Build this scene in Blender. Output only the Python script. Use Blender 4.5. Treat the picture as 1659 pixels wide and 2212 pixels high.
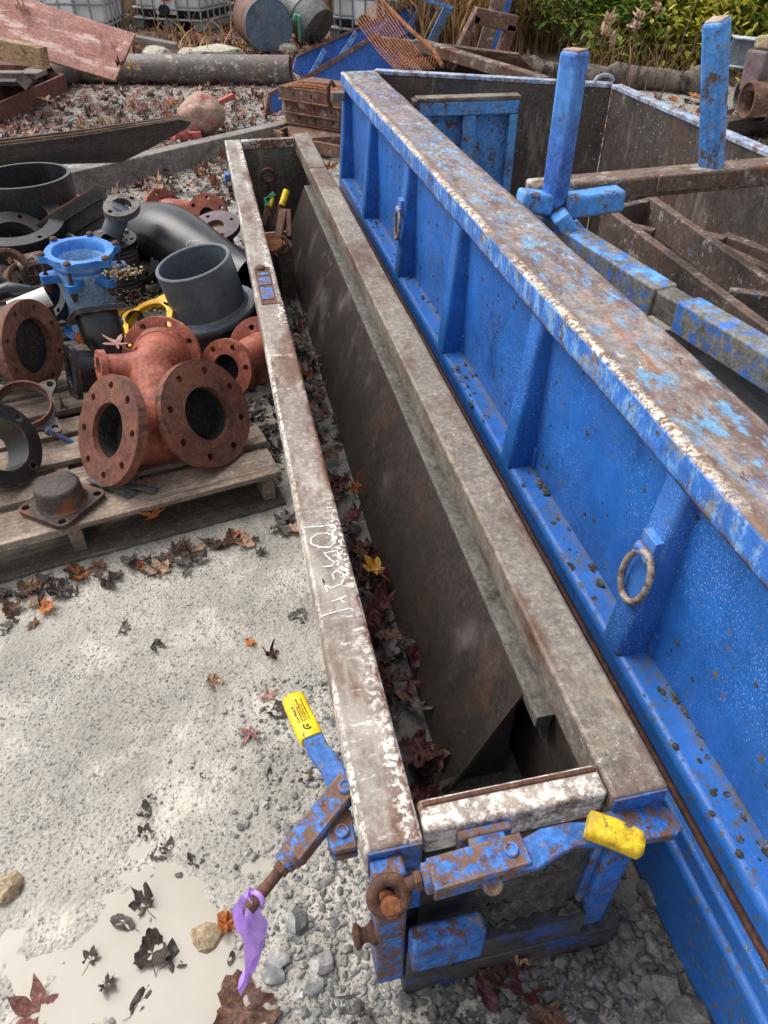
import bpy, bmesh, math, random
import numpy as np
from mathutils import Vector, Matrix, noise as mnoise
random.seed(7); rng = np.random.default_rng(7)
S = bpy.context.scene
for o in list(bpy.data.objects): bpy.data.objects.remove(o)
COL = S.collection
R = math.radians
# ------------------------------------------------------------------ camera, sky, sun, exposure
CAM = Vector((-0.075, -0.478, 1.6)); PITCH = R(40.3); YAW = R(12.25); FOC = 1580.0
cd = bpy.data.cameras.new('Camera'); co = bpy.data.objects.new('Camera', cd); COL.objects.link(co)
co.location = CAM; co.rotation_euler = (math.pi/2-PITCH, 0, -YAW)
cd.sensor_fit = 'VERTICAL'; cd.sensor_height = 36; cd.lens = 36*FOC/2212; cd.clip_start = .01; cd.clip_end = 600
S.camera = co
S.render.resolution_x = 768; S.render.resolution_y = 1024
W = bpy.data.worlds.new('World'); S.world = W; W.use_nodes = True
wn = W.node_tree.nodes; wl = W.node_tree.links
bg = wn['Background']; sky = wn.new('ShaderNodeTexSky'); sky.sky_type = 'NISHITA'; sky.sun_disc = False
SUN_EL, SUN_AZ = R(58), R(-50)
sky.sun_elevation = SUN_EL; sky.sun_rotation = SUN_AZ; sky.dust_density = 4; sky.air_density = 1; sky.ozone_density = 1
hs = wn.new('ShaderNodeHueSaturation'); hs.inputs['Saturation'].default_value = .25      # overcast: cloud takes the blue out of the sky
wl.new(sky.outputs[0], hs.inputs['Color']); wl.new(hs.outputs[0], bg.inputs['Color']); bg.inputs['Strength'].default_value = .15
sd = bpy.data.lights.new('Sun', 'SUN'); so = bpy.data.objects.new('Sun', sd); COL.objects.link(so)
sd.energy = 1.0; sd.angle = R(45); sd.color = (1, .97, .93)
sdir = Vector((math.sin(SUN_AZ)*math.cos(SUN_EL), math.cos(SUN_AZ)*math.cos(SUN_EL), math.sin(SUN_EL)))
so.rotation_euler = (-sdir).to_track_quat('-Z', 'Y').to_euler()
S.view_settings.view_transform = 'Standard'; S.view_settings.look = 'None'; S.view_settings.exposure = .68; S.view_settings.gamma = 1
S.render.engine = 'CYCLES'

# ------------------------------------------------------------------ measuring helpers (pixels of the photo at 1659x2212 -> points on known planes)
_r = Vector((math.cos(YAW), -math.sin(YAW), 0)); _f = Vector((math.sin(YAW)*math.cos(PITCH), math.cos(YAW)*math.cos(PITCH), -math.sin(PITCH))); _u = _r.cross(_f)
def ray(u, v): return _f + _r*((u-829.5)/FOC) - _u*((v-1106)/FOC)
def g(u, v, z=0.0): d = ray(u, v); return CAM + d*((z-CAM.z)/d.z)
def gx(u, v, x): d = ray(u, v); return CAM + d*((x-CAM.x)/d.x)
def gy(u, v, y): d = ray(u, v); return CAM + d*((y-CAM.y)/d.y)

# ------------------------------------------------------------------ node materials
def lin(c):
    if isinstance(c, (int, float)): c = (c, c, c)
    return tuple((x/255/12.92 if x <= 10 else ((x/255+.055)/1.055)**2.4) for x in c) + (1,)
class NT:
    def __init__(s, name):
        s.m = bpy.data.materials.new(name); s.m.use_nodes = True; s.t = s.m.node_tree; s.n = s.t.nodes; s.l = s.t.links
        s.b = s.n['Principled BSDF']
    def node(s, typ, **kw):
        n = s.n.new('ShaderNode'+typ)
        for k, v in kw.items():
            if k.startswith('i_'): n.inputs[int(k[2:])].default_value = v
            else: setattr(n, k, v)
        return n
    def ln(s, a, b): s.l.new(a, b)
    def coords(s, rot=None):
        tc = s.node('TexCoord'); oi = s.node('ObjectInfo')
        mul = s.node('Math', operation='MULTIPLY', i_1=37.0); s.ln(oi.outputs['Random'], mul.inputs[0])
        cb = s.node('CombineXYZ'); s.ln(mul.outputs[0], cb.inputs[0]); s.ln(mul.outputs[0], cb.inputs[2])
        ad = s.node('VectorMath', operation='ADD'); s.ln(tc.outputs['Object'], ad.inputs[0]); s.ln(cb.outputs[0], ad.inputs[1])
        return ad.outputs[0]
    def tex(s, co, kind='noise', sc=10, st=(1, 1, 1), det=5, rough=.6, off=0, dist=0):
        mp = s.node('Mapping'); mp.inputs['Scale'].default_value = st; mp.inputs['Location'].default_value = (off, off*.7, off*1.3); s.ln(co, mp.inputs['Vector'])
        if kind == 'noise':
            t = s.node('TexNoise'); t.inputs['Scale'].default_value = sc; t.inputs['Detail'].default_value = det; t.inputs['Roughness'].default_value = rough; t.inputs['Distortion'].default_value = dist
            s.ln(mp.outputs[0], t.inputs['Vector']); return t.outputs['Fac']
        t = s.node('TexVoronoi'); t.inputs['Scale'].default_value = sc; s.ln(mp.outputs[0], t.inputs['Vector'])
        return t.outputs['Distance']
    def ramp(s, f, lo, hi):
        r = s.node('MapRange'); r.inputs['From Min'].default_value = lo; r.inputs['From Max'].default_value = hi; s.ln(f, r.inputs['Value']); return r.outputs[0]
    def mix(s, f, a, b):
        m = s.node('Mix', data_type='RGBA')
        for v, i in ((f, m.inputs[0]), (a, m.inputs[6]), (b, m.inputs[7])):
            if hasattr(v, 'links'): s.ln(v, i)
            else: i.default_value = v
        return m.outputs[2]
    def math(s, op, a, b=0.0):
        m = s.node('Math', operation=op, use_clamp=True)
        for v, i in ((a, m.inputs[0]), (b, m.inputs[1])):
            if hasattr(v, 'links'): s.ln(v, i)
            else: i.default_value = v
        return m.outputs[0]
    def edge(s, rad, lo, hi):
        bv = s.node('Bevel', samples=4); bv.inputs['Radius'].default_value = rad; ge = s.node('NewGeometry')
        d = s.node('VectorMath', operation='DOT_PRODUCT'); s.ln(bv.outputs[0], d.inputs[0]); s.ln(ge.outputs['Normal'], d.inputs[1])
        return s.ramp(d.outputs['Value'], 1-lo, 1-hi)
    def axis_mask(s, comp, lo, hi):
        """mask on object-space position (where a mark really sits on the thing)"""
        tc = s.node('TexCoord'); sp = s.node('SeparateXYZ'); s.ln(tc.outputs['Object'], sp.inputs[0]); return s.ramp(sp.outputs[comp], lo, hi)
    def facing(s, comp, lo, hi):
        """mask on which way the thing's own faces point, in its object space"""
        tc = s.node('TexCoord'); sp = s.node('SeparateXYZ'); s.ln(tc.outputs['Normal'], sp.inputs[0]); return s.ramp(sp.outputs[comp], lo, hi)
MATS = {}
def mat(name, base, layers=(), rough=.6, metal=0.0, var=.25, vs=6, vst=(1, 1, 1), bump=.15, bs=120, bst=(1, 1, 1), spec=.4, island=0, trans=0, coat=0, grain=.5, gs=75, mott=.3, ms=26):
    """base colour + layers of wear; layer = dict(c, s, lo, hi, st, kind, r(oughness), edge=(rad,lo,hi), face=(axis,lo,hi), off)"""
    if name in MATS: return MATS[name]
    t = NT(name); co = t.coords()
    f = t.tex(co, sc=vs, st=vst, det=6); b0 = lin(base)
    lo = tuple(x*(1-var) for x in b0[:3])+(1,); hi = tuple(min(1, x*(1+var)) for x in b0[:3])+(1,)
    col = t.mix(t.ramp(f, .3, .7), lo, hi); ro = rough; bsum = None
    if grain:
        gf = t.tex(co, sc=gs, st=vst, det=5, off=31, rough=.75); col = t.mix(t.math('MULTIPLY', t.ramp(gf, .5, .63), grain), col, tuple(min(1, x*1.7+.03) for x in b0[:3])+(1,)); col = t.mix(t.math('MULTIPLY', t.ramp(gf, .5, .38), grain), col, tuple(x*.5 for x in b0[:3])+(1,))
    if island:
        ge = t.node('NewGeometry'); hv = t.node('HueSaturation'); hv.inputs['Saturation'].default_value = 1
        s0 = t.node('MapRange'); s0.inputs['To Min'].default_value = 1-island; s0.inputs['To Max'].default_value = 1+island; t.ln(ge.outputs['Random Per Island'], s0.inputs['Value'])
        t.ln(s0.outputs[0], hv.inputs['Value']); t.ln(col, hv.inputs['Color']); col = hv.outputs[0]
    for i, L in enumerate(layers):
        k = t.tex(co, L.get('kind', 'noise'), L.get('s', 10), L.get('st', (1, 1, 1)), L.get('det', 8), L.get('rg', .68), L.get('off', i*3.7), L.get('dist', 0))
        m = None
        if 'edge' in L:
            e = t.edge(*L['edge']); kk = t.ramp(k, L.get('lo', .35), L.get('hi', .6)); m = t.math('MULTIPLY', e, kk)
        else: m = t.ramp(k, L['lo'], L['hi'])
        if 'gate' in L:
            s2, l2, h2 = L['gate']; m = t.math('MULTIPLY', m, t.ramp(t.tex(co, sc=s2, det=3, off=11+i, st=L.get('gst', (1, 1, 1))), l2, h2))
        if 'face' in L: m = t.math('MULTIPLY', m, t.facing(*L['face']))
        if 'pos' in L: m = t.math('MULTIPLY', m, t.axis_mask(*L['pos']))
        if 'a' in L: m = t.math('MULTIPLY', m, L['a'])
        col = t.mix(m, col, lin(L['c']))
        if 'r' in L:
            mm = t.node('Mix', data_type='FLOAT'); t.ln(m, mm.inputs[0])
            if hasattr(ro, 'links'): t.ln(ro, mm.inputs[2])
            else: mm.inputs[2].default_value = ro
            mm.inputs[3].default_value = L['r']; ro = mm.outputs[0]
        if L.get('h'):
            hsc = t.math('MULTIPLY', m, 1.0); mu = t.node('Math', operation='MULTIPLY', i_1=L['h']); t.ln(hsc, mu.inputs[0])
            if bsum is None: bsum = mu.outputs[0]
            else:
                a = t.node('Math', operation='ADD'); t.ln(bsum, a.inputs[0]); t.ln(mu.outputs[0], a.inputs[1]); bsum = a.outputs[0]
    if mott and bump:
        mf = t.tex(co, sc=ms, det=10, rough=.78, off=51); hv = t.node('HueSaturation'); mr = t.node('MapRange'); mr.inputs['From Min'].default_value = .36; mr.inputs['From Max'].default_value = .64; mr.inputs['To Min'].default_value = 1-mott; mr.inputs['To Max'].default_value = 1+mott*.8; t.ln(mf, mr.inputs['Value']); t.ln(mr.outputs[0], hv.inputs['Value']); t.ln(col, hv.inputs['Color']); col = hv.outputs[0]
    t.ln(col, t.b.inputs['Base Color'])
    if hasattr(ro, 'links'): t.ln(ro, t.b.inputs['Roughness'])
    else: t.b.inputs['Roughness'].default_value = ro
    t.b.inputs['Metallic'].default_value = metal; t.b.inputs['Specular IOR Level'].default_value = spec
    if coat: t.b.inputs['Coat Weight'].default_value = coat; t.b.inputs['Coat Roughness'].default_value = .12
    if bump:
        hgt = t.tex(co, sc=bs, st=bst, det=4, off=5.5)
        if bsum is not None:
            a = t.node('Math', operation='ADD'); t.ln(hgt, a.inputs[0]); t.ln(bsum, a.inputs[1]); hgt = a.outputs[0]
        bp = t.node('Bump'); bp.inputs['Strength'].default_value = bump; bp.inputs['Distance'].default_value = .004; t.ln(hgt, bp.inputs['Height']); t.ln(bp.outputs[0], t.b.inputs['Normal'])
    if trans:
        tr = t.node('BsdfTranslucent'); t.ln(col, tr.inputs['Color']); mx = t.node('MixShader', i_0=trans); t.ln(t.b.outputs[0], mx.inputs[1]); t.ln(tr.outputs[0], mx.inputs[2]); t.ln(mx.outputs[0], t.n['Material Output'].inputs[0])
    MATS[name] = t.m; return t.m

RUST = (104, 62, 40); DRUST = (70, 48, 40); STEEL = (122, 112, 104); WHITE = (226, 219, 208); MUD = (112, 106, 96)
BLUE = (30, 92, 205); LBLUE = (84, 152, 226)
# bare, scraped steel of the long form's rails
mat('rail_steel', (136, 125, 115), [dict(c=(106, 78, 64), s=7, lo=.5, hi=.6, st=(1, .35, 1)), dict(c=(162, 154, 142), s=12, lo=.52, hi=.64, st=(1, .35, 1), off=2),
    dict(c=(232, 224, 212), s=42, lo=.57, hi=.62, st=(.3, 1, 1), gate=(2.2, .52, .64), off=9, r=.75, rg=.78), dict(c=(228, 216, 198), s=120, lo=.58, hi=.64, gate=(3.2, .54, .64), r=.75, off=4, rg=.78),
    dict(c=(112, 74, 56), s=26, lo=.44, hi=.52, pos=(0, .070, .082), r=.8), dict(c=(240, 234, 222), s=85, lo=.46, hi=.52, pos=(0, .010, .005), gate=(3, .46, .58), r=.8), dict(c=(240, 234, 222), s=85, lo=.47, hi=.53, pos=(0, .083, .088), gate=(4, .5, .6), r=.8), dict(c=(238, 230, 218), s=70, lo=.46, hi=.54, pos=(1, .05, .0), gate=(14, .46, .6)),
    dict(c=(236, 230, 220), s=90, lo=.5, hi=.56, pos=(0, .052, .066), gate=(2.2, .54, .62), gst=(1, .4, 1), off=29), dict(c=(48, 98, 170), s=40, lo=.66, hi=.7, gate=(2.5, .56, .62), off=21)], rough=.55, metal=.1, bump=.3, bs=160, vs=5, grain=.5, mott=.2)
mat('rail_steel_plain', (128, 119, 108), [dict(c=(226, 216, 200), s=100, lo=.57, hi=.63, gate=(2.6, .46, .58), off=33, rg=.75), dict(c=(96, 70, 56), s=8, lo=.48, hi=.62, st=(1, .4, 1)), dict(c=(150, 136, 112), s=12, lo=.58, hi=.72, st=(1, .4, 1), off=2),
    dict(c=WHITE, s=80, lo=.6, hi=.7, gate=(3.5, .5, .65), st=(.4, 1, 1), r=.75), dict(c=(110, 66, 46), s=30, edge=(.02, .02, .22), lo=.36, hi=.58, r=.8), dict(c=WHITE, s=70, edge=(.008, .03, .2), lo=.5, hi=.58, r=.8, gate=(4, .46, .6))], rough=.55, metal=.1, bump=.3, bs=170, vs=5, grain=.5)
mat('white_scraped', (158, 146, 134), [dict(c=(230, 224, 214), s=46, lo=.48, hi=.55, rg=.8), dict(c=(108, 82, 66), s=22, lo=.58, hi=.66, off=6), dict(c=(120, 82, 64), s=20, edge=(.016, .02, .2), lo=.35, hi=.5)], rough=.6, metal=.1, bump=.3, bs=150)
mat('inner_steel', (68, 60, 56), [dict(c=(126, 116, 110), s=4.5, lo=.53, hi=.68, off=81, st=(1.2, 1, 1), gate=(1.6, .46, .6), rg=.6), dict(c=(98, 72, 56), s=5, lo=.54, hi=.74, st=(1, 1, 1)), dict(c=(60, 55, 51), s=6, lo=.5, hi=.66, off=8), dict(c=(146, 134, 124), s=9, lo=.6, hi=.75, off=3, st=(2.2, .8, 1.2), gate=(2.5, .42, .6)),  # first layer paints the plate's hazy reflections into its colour
    dict(c=(150, 146, 138), s=160, lo=.66, hi=.72, st=(1, .3, 1)), dict(c=(150, 110, 78), s=190, kind='voronoi', lo=.16, hi=.08, gate=(6, .56, .64))], rough=.42, metal=.1, bump=.2, bs=200, vs=4, grain=.35, mott=.2)
mat('stained_plate', (104, 98, 88), [dict(c=(74, 70, 66), s=3, lo=.48, hi=.6, st=(1.5, 1, .4)), dict(c=(168, 156, 124), s=4, lo=.54, hi=.66, st=(1.5, 1, .35), off=5), dict(c=(226, 220, 210), s=60, kind='voronoi', lo=.14, hi=.09, gate=(5, .5, .56))], rough=.55, metal=.1, bump=.2)
mat('ledge_steel', (104, 101, 94), [dict(c=(130, 126, 118), s=30, lo=.52, hi=.66, st=(1, .4, 1)), dict(c=(70, 62, 54), s=18, lo=.55, hi=.68, off=3), dict(c=(142, 138, 130), s=40, edge=(.008, .03, .2), lo=.4, hi=.55)], rough=.6, metal=.2, bump=.35, bs=160)
mat('worn_blue', (42, 102, 176), [dict(c=(96, 66, 52), s=30, lo=.53, hi=.56, off=2, r=.8, h=-.3, rg=.8, gate=(9, .38, .5)), dict(c=(118, 112, 104), s=26, lo=.55, hi=.6, off=7, r=.8, rg=.8), dict(c=(70, 135, 215), s=25, lo=.6, hi=.72), dict(c=(110, 70, 50), s=30, edge=(.01, .02, .22), lo=.4, hi=.54, r=.8), dict(c=(70, 66, 60), s=90, lo=.64, hi=.7, off=1)], rough=.5, bump=.25, bs=140)
mat('worn_blue_rusty', (46, 108, 182), [dict(c=(112, 82, 66), s=36, lo=.47, hi=.5, off=2, r=.8, h=-.3, rg=.8), dict(c=(84, 58, 46), s=70, lo=.58, hi=.64, off=12, r=.8), dict(c=(118, 110, 100), s=9, lo=.6, hi=.68, off=7, r=.8), dict(c=(150, 132, 112), s=60, edge=(.008, .02, .2), lo=.45, hi=.54)], rough=.5, bump=.25, bs=140)
mat('dirty_blue_base', (58, 58, 60), [dict(c=(38, 76, 150), s=7, lo=.54, hi=.62, st=(1, 1, 2)), dict(c=(84, 76, 66), s=5, lo=.48, hi=.66, off=5), dict(c=(86, 62, 48), s=12, lo=.6, hi=.7, off=9)], rough=.65, bump=.4, bs=90)
mat('end_mud', (82, 78, 70), [dict(c=(58, 56, 52), s=30, lo=.46, hi=.56, rg=.8), dict(c=(46, 84, 150), s=14, lo=.62, hi=.65, off=5, rg=.8)], rough=.95, bump=1, bs=110, grain=.5, gs=130)
mat('rusty_iron', (98, 66, 50), [dict(c=(66, 46, 40), s=18, lo=.5, hi=.65), dict(c=(140, 96, 66), s=40, lo=.6, hi=.72, off=3), dict(c=(150, 146, 138), s=30, lo=.68, hi=.74, off=6)], rough=.75, metal=.1, bump=.4, bs=130)
mat('orange_rust', (138, 84, 52), [dict(c=(98, 54, 30), s=14, lo=.5, hi=.65), dict(c=(176, 110, 62), s=40, lo=.6, hi=.75, off=3)], rough=.85, bump=.3, bs=130)
mat('panel_blue', (42, 104, 182), [dict(c=(66, 116, 190), s=2.2, lo=.52, hi=.66, st=(1, 1, .5), off=61, rg=.7), dict(c=(34, 70, 132), s=3.5, lo=.56, hi=.68, st=(1, 1, .35), off=67, rg=.75), dict(c=(88, 100, 118), s=12, lo=.58, hi=.68, st=(1, 1, .22), off=71, rg=.75, a=.7), dict(c=(42, 106, 194), s=3, lo=.5, hi=.7), dict(c=(172, 200, 240), s=210, kind='voronoi', lo=.36, hi=.22, gate=(3.0, .44, .62), a=.42, st=(1, 1, .7)), dict(c=(196, 208, 226), s=105, kind='voronoi', lo=.2, hi=.12, gate=(5, .46, .6), a=.6),
    dict(c=(104, 98, 84), s=24, kind='voronoi', lo=.2, hi=.12, gate=(12, .54, .58), st=(1, 1, .55), h=.6, r=.85), dict(c=(100, 95, 84), s=9, lo=.68, hi=.72, st=(1, 1, .45), r=.85, h=.5, off=4)], rough=.45, bump=.2, bs=140, var=.16, vs=2, grain=.15, mott=.2, ms=9)
mat('beam_blue', (40, 100, 176), [dict(c=(96, 94, 88), s=34, lo=.42, hi=.54, pos=(0, .060, .084), face=(2, .5, .8), r=.9, h=.6, off=77, rg=.8), dict(c=(56, 114, 190), s=4, lo=.5, hi=.7, st=(1, .3, 1)), dict(c=(94, 89, 78), s=60, kind='voronoi', lo=.34, hi=.2, gate=(12, .46, .56), h=.6, r=.85), dict(c=(94, 92, 86), s=22, lo=.54, hi=.62, face=(2, .5, .8), r=.85, h=.4, rg=.8), dict(c=(120, 170, 235), s=60, edge=(.012, .02, .2), lo=.36, hi=.56, r=.35, gate=(9, .35, .5)), dict(c=(196, 208, 226), s=150, kind='voronoi', lo=.13, hi=.08, gate=(4, .5, .6))], rough=.38, bump=.2, bs=140, var=.12, vs=2, grain=.15, mott=.16, ms=14)
mat('rust_seam', (84, 54, 40), [dict(c=(60, 44, 36), s=20, lo=.5, hi=.65), dict(c=(60, 110, 140), s=9, lo=.62, hi=.68, st=(1, .3, 1), off=4)], rough=.85, bump=.3, bs=130)
mat('top_rail', (138, 124, 116), [dict(c=(104, 80, 72), s=6, lo=.47, hi=.57, st=(1, .35, 1), rg=.78), dict(c=(164, 154, 146), s=12, lo=.54, hi=.64, st=(1, .3, 1), off=5, rg=.78),
    dict(c=(108, 158, 196), s=26, lo=.53, hi=.57, st=(1, .4, 1), gate=(1.6, .38, .52), off=2, rg=.8), dict(c=(90, 134, 184), s=46, lo=.55, hi=.58, st=(1, .42, 1), gate=(2.2, .38, .54), off=14, rg=.8), dict(c=(216, 208, 198), s=60, lo=.58, hi=.62, st=(1, .4, 1), off=8, gate=(3, .42, .58), rg=.8), dict(c=(98, 70, 60), s=30, lo=.58, hi=.62, st=(1, .4, 1), off=44, rg=.8), dict(c=(156, 100, 60), s=5, lo=.60, hi=.68, st=(2, .25, 1), off=17),
    dict(c=(58, 116, 200), s=9, lo=.38, hi=.43, face=(0, -.5, -.8), off=20), dict(c=(126, 172, 220), s=26, lo=.5, hi=.58, face=(0, -.5, -.8), off=27, st=(1, 1, .4), rg=.8), dict(c=(150, 146, 140), s=20, lo=.56, hi=.62, face=(0, -.5, -.8), off=29, st=(1, 1, .5), rg=.8), dict(c=(92, 72, 60), s=22, lo=.57, hi=.61, face=(0, -.5, -.8), off=23, rg=.8),
    dict(c=(116, 92, 78), s=22, lo=.40, hi=.5, pos=(0, .092, .07), face=(2, .3, .6), off=35, rg=.8), dict(c=(224, 212, 194), s=80, lo=.47, hi=.53, pos=(0, .074, .062), gate=(2.6, .38, .52), face=(2, .25, .55), off=36, rg=.8), dict(c=(90, 68, 58), s=24, lo=.42, hi=.5, pos=(2, .795, .780), off=38), dict(c=(106, 78, 66), s=18, lo=.42, hi=.52, pos=(0, .222, .236), off=40)], rough=.62, metal=.05, bump=.35, bs=130, vs=4, grain=.5)
mat('dark_plate', (82, 74, 69), [dict(c=(98, 78, 66), s=4, lo=.48, hi=.66, st=(1, 1, .5)), dict(c=(46, 43, 42), s=6, lo=.52, hi=.7, off=3), dict(c=(132, 123, 115), s=9, lo=.55, hi=.66, st=(1.5, 1.5, .3), off=6, rg=.75), dict(c=(210, 204, 196), s=42, kind='voronoi', lo=.15, hi=.09, gate=(4, .5, .56)), dict(c=(120, 110, 96), s=9, lo=.62, hi=.7, st=(1, 1, 3), off=9)], rough=.5, metal=.2, bump=.2, bs=140)
mat('pale_edge', (150, 162, 182), [dict(c=(104, 140, 195), s=14, lo=.55, hi=.6, st=(.4, 1, 1), rg=.8), dict(c=(112, 88, 76), s=14, lo=.5, hi=.57, off=4, rg=.8), dict(c=(214, 216, 220), s=24, lo=.58, hi=.7, off=8)], rough=.6, bump=.2)
mat('light_blue_paint', (80, 146, 222), [dict(c=(150, 142, 132), s=24, lo=.56, hi=.6, off=33, rg=.8), dict(c=(92, 160, 228), s=6, lo=.5, hi=.62), dict(c=(104, 80, 66), s=14, lo=.54, hi=.58, off=3, r=.8, h=-.3, rg=.8), dict(c=(112, 106, 98), s=30, lo=.62, hi=.68, off=6), dict(c=(110, 74, 54), s=22, edge=(.014, .02, .2), lo=.36, hi=.5, r=.8), dict(c=(206, 210, 214), s=40, edge=(.008, .02, .2), lo=.52, hi=.58)], rough=.5, bump=.25)
mat('post_blue', (58, 104, 182), [dict(c=(150, 150, 150), s=5, lo=.52, hi=.62, off=33, st=(1, 1, .4), rg=.75), dict(c=(168, 118, 58), s=5, lo=.56, hi=.62, off=41, st=(2, 2, .25)), dict(c=(84, 146, 220), s=4, lo=.48, hi=.62), dict(c=(140, 136, 130), s=7, lo=.6, hi=.7, off=3, st=(1, 1, .5)), dict(c=(112, 76, 56), s=10, lo=.63, hi=.67, off=6, r=.8), dict(c=(106, 70, 52), s=18, edge=(.016, .02, .2), lo=.34, hi=.5, r=.8), dict(c=(225, 222, 216), s=90, kind='voronoi', lo=.16, hi=.1, gate=(5, .5, .58)), dict(c=(60, 56, 52), s=30, lo=.66, hi=.7, off=9)], rough=.48, bump=.25)
mat('post_cap', (168, 152, 138), [dict(c=(132, 84, 60), s=18, lo=.48, hi=.6)], rough=.8, bump=.3)
mat('muddy_bar', (122, 120, 114), [dict(c=(70, 118, 196), s=22, lo=.51, hi=.55, off=2, rg=.8), dict(c=(96, 158, 226), s=10, lo=.54, hi=.6, face=(2, .5, .8), off=7), dict(c=(88, 84, 74), s=25, lo=.55, hi=.68, off=5), dict(c=(160, 156, 148), s=30, edge=(.014, .02, .2), lo=.4, hi=.55)], rough=.7, bump=.4, bs=110)
mat('rusty_beam', (110, 90, 78), [dict(c=(98, 64, 46), s=5, lo=.5, hi=.62, st=(.6, 1, 1)), dict(c=(172, 164, 154), s=9, lo=.53, hi=.6, off=4, st=(.6, 1, 1), rg=.8), dict(c=(140, 90, 58), s=14, lo=.62, hi=.7, off=8), dict(c=(196, 186, 172), s=30, edge=(.012, .02, .2), lo=.4, hi=.55)], rough=.7, metal=.1, bump=.35, bs=120)
mat('rusty_frame', (92, 76, 68), [dict(c=(120, 90, 74), s=8, lo=.5, hi=.62, face=(2, .4, .8)), dict(c=(66, 64, 62), s=6, lo=.5, hi=.65, off=4), dict(c=(170, 166, 160), s=26, lo=.55, hi=.62, off=8, gate=(4, .42, .55), rg=.8), dict(c=(60, 118, 180), s=7, lo=.67, hi=.71, off=12), dict(c=(142, 110, 92), s=25, edge=(.014, .02, .2), lo=.35, hi=.55)], rough=.7, metal=.1, bump=.35, bs=120)
mat('ring_steel', (150, 138, 128), [dict(c=(120, 84, 64), s=30, lo=.5, hi=.58), dict(c=(96, 146, 214), s=24, lo=.6, hi=.64, off=3)], rough=.6, metal=.2, bump=.3)
mat('chalk', (232, 230, 226), [dict(c=(150, 140, 130), s=230, lo=.56, hi=.62)], rough=.95, bump=.2)
mat('yellow_grip', (228, 190, 22), [dict(c=(244, 212, 30), s=6, lo=.45, hi=.6), dict(c=(104, 92, 66), s=44, lo=.6, hi=.68, off=4, r=.8), dict(c=(150, 122, 52), s=16, lo=.58, hi=.7, off=7)], rough=.42, bump=.15)
mat('yellow_grip_dirty', (222, 184, 28), [dict(c=(150, 126, 72), s=12, lo=.48, hi=.66), dict(c=(84, 80, 72), s=34, lo=.58, hi=.64, off=4, r=.8), dict(c=(70, 66, 58), s=80, lo=.64, hi=.7, off=9)], rough=.5, bump=.25)
mat('print_black', (58, 50, 24), rough=.6, bump=0)
mat('purple_tape', (206, 162, 252), [dict(c=(220, 186, 255), s=14, lo=.5, hi=.7)], rough=.35, bump=.15, trans=.3, var=.06, mott=.08, grain=.1)
mat('ink', (46, 36, 66), rough=.6, bump=0)
# pallet load
mat('red_iron', (158, 88, 68), [dict(c=(128, 66, 52), s=9, lo=.5, hi=.65), dict(c=(184, 112, 94), s=7, lo=.6, hi=.72, off=3), dict(c=(84, 58, 52), s=40, lo=.56, hi=.6, off=6, gate=(5, .48, .58), rg=.8, h=-.3), dict(c=(196, 136, 118), s=12, lo=.58, hi=.68, off=13, rg=.75), dict(c=(176, 110, 92), s=40, edge=(.01, .02, .2), lo=.45, hi=.6)], rough=.55, bump=.3, bs=150)
mat('red_face', (112, 70, 56), [dict(c=(132, 80, 60), s=12, lo=.5, hi=.62), dict(c=(66, 48, 42), s=14, lo=.57, hi=.66, off=3, st=(1, 1, .4)), dict(c=(172, 116, 90), s=60, lo=.66, hi=.72, off=6)], rough=.7, bump=.35, bs=170)
mat('black_gravel_bore', (28, 28, 29), [dict(c=(150, 144, 126), s=330, lo=.64, hi=.69, det=2), dict(c=(60, 58, 54), s=120, lo=.56, hi=.66, off=5)], rough=.8, bump=.6, bs=260)
mat('black_iron', (27, 27, 29), [dict(c=(44, 44, 46), s=8, lo=.5, hi=.66), dict(c=(120, 108, 100), s=34, edge=(.01, .03, .22), lo=.46, hi=.56), dict(c=(80, 60, 50), s=20, lo=.68, hi=.72, off=4)], rough=.3, spec=.5, bump=.2, bs=150, mott=.15, grain=.3)
mat('black_plastic', (34, 37, 40), [dict(c=(60, 60, 60), s=10, lo=.56, hi=.7), dict(c=(90, 74, 64), s=22, edge=(.008, .03, .2), lo=.42, hi=.52)], rough=.4, bump=.1, bs=90)
mat('dull_black', (46, 44, 44), [dict(c=(74, 64, 58), s=8, lo=.54, hi=.68), dict(c=(104, 84, 70), s=30, edge=(.012, .03, .2), lo=.42, hi=.55), dict(c=(92, 72, 60), s=24, lo=.64, hi=.7, off=6)], rough=.6, bump=.3, bs=110)
mat('grey_pvc', (84, 92, 98), [dict(c=(104, 112, 118), s=5, lo=.5, hi=.7), dict(c=(134, 126, 112), s=34, edge=(.006, .03, .2), lo=.44, hi=.56), dict(c=(66, 70, 74), s=30, lo=.62, hi=.7, off=4)], rough=.42, bump=.1, bs=110, mott=.12, grain=.2)
mat('coupling_blue', (58, 122, 200), [dict(c=(86, 148, 220), s=5, lo=.5, hi=.7), dict(c=(110, 74, 62), s=26, lo=.7, hi=.74, off=4), dict(c=(130, 180, 232), s=30, edge=(.008, .02, .2), lo=.44, hi=.6)], rough=.4, bump=.15, mott=.14, grain=.25)
mat('coupling_pale', (142, 178, 216), [dict(c=(120, 160, 206), s=5, lo=.5, hi=.7), dict(c=(96, 110, 130), s=26, lo=.68, hi=.73, off=4)], rough=.5, bump=.15)
mat('purple_iron', (104, 88, 92), [dict(c=(86, 68, 66), s=8, lo=.5, hi=.65), dict(c=(124, 110, 112), s=20, lo=.6, hi=.72, off=3)], rough=.6, bump=.2)
mat('orange_iron', (146, 82, 64), [dict(c=(126, 68, 52), s=10, lo=.5, hi=.64)], rough=.65, bump=.25)
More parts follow.
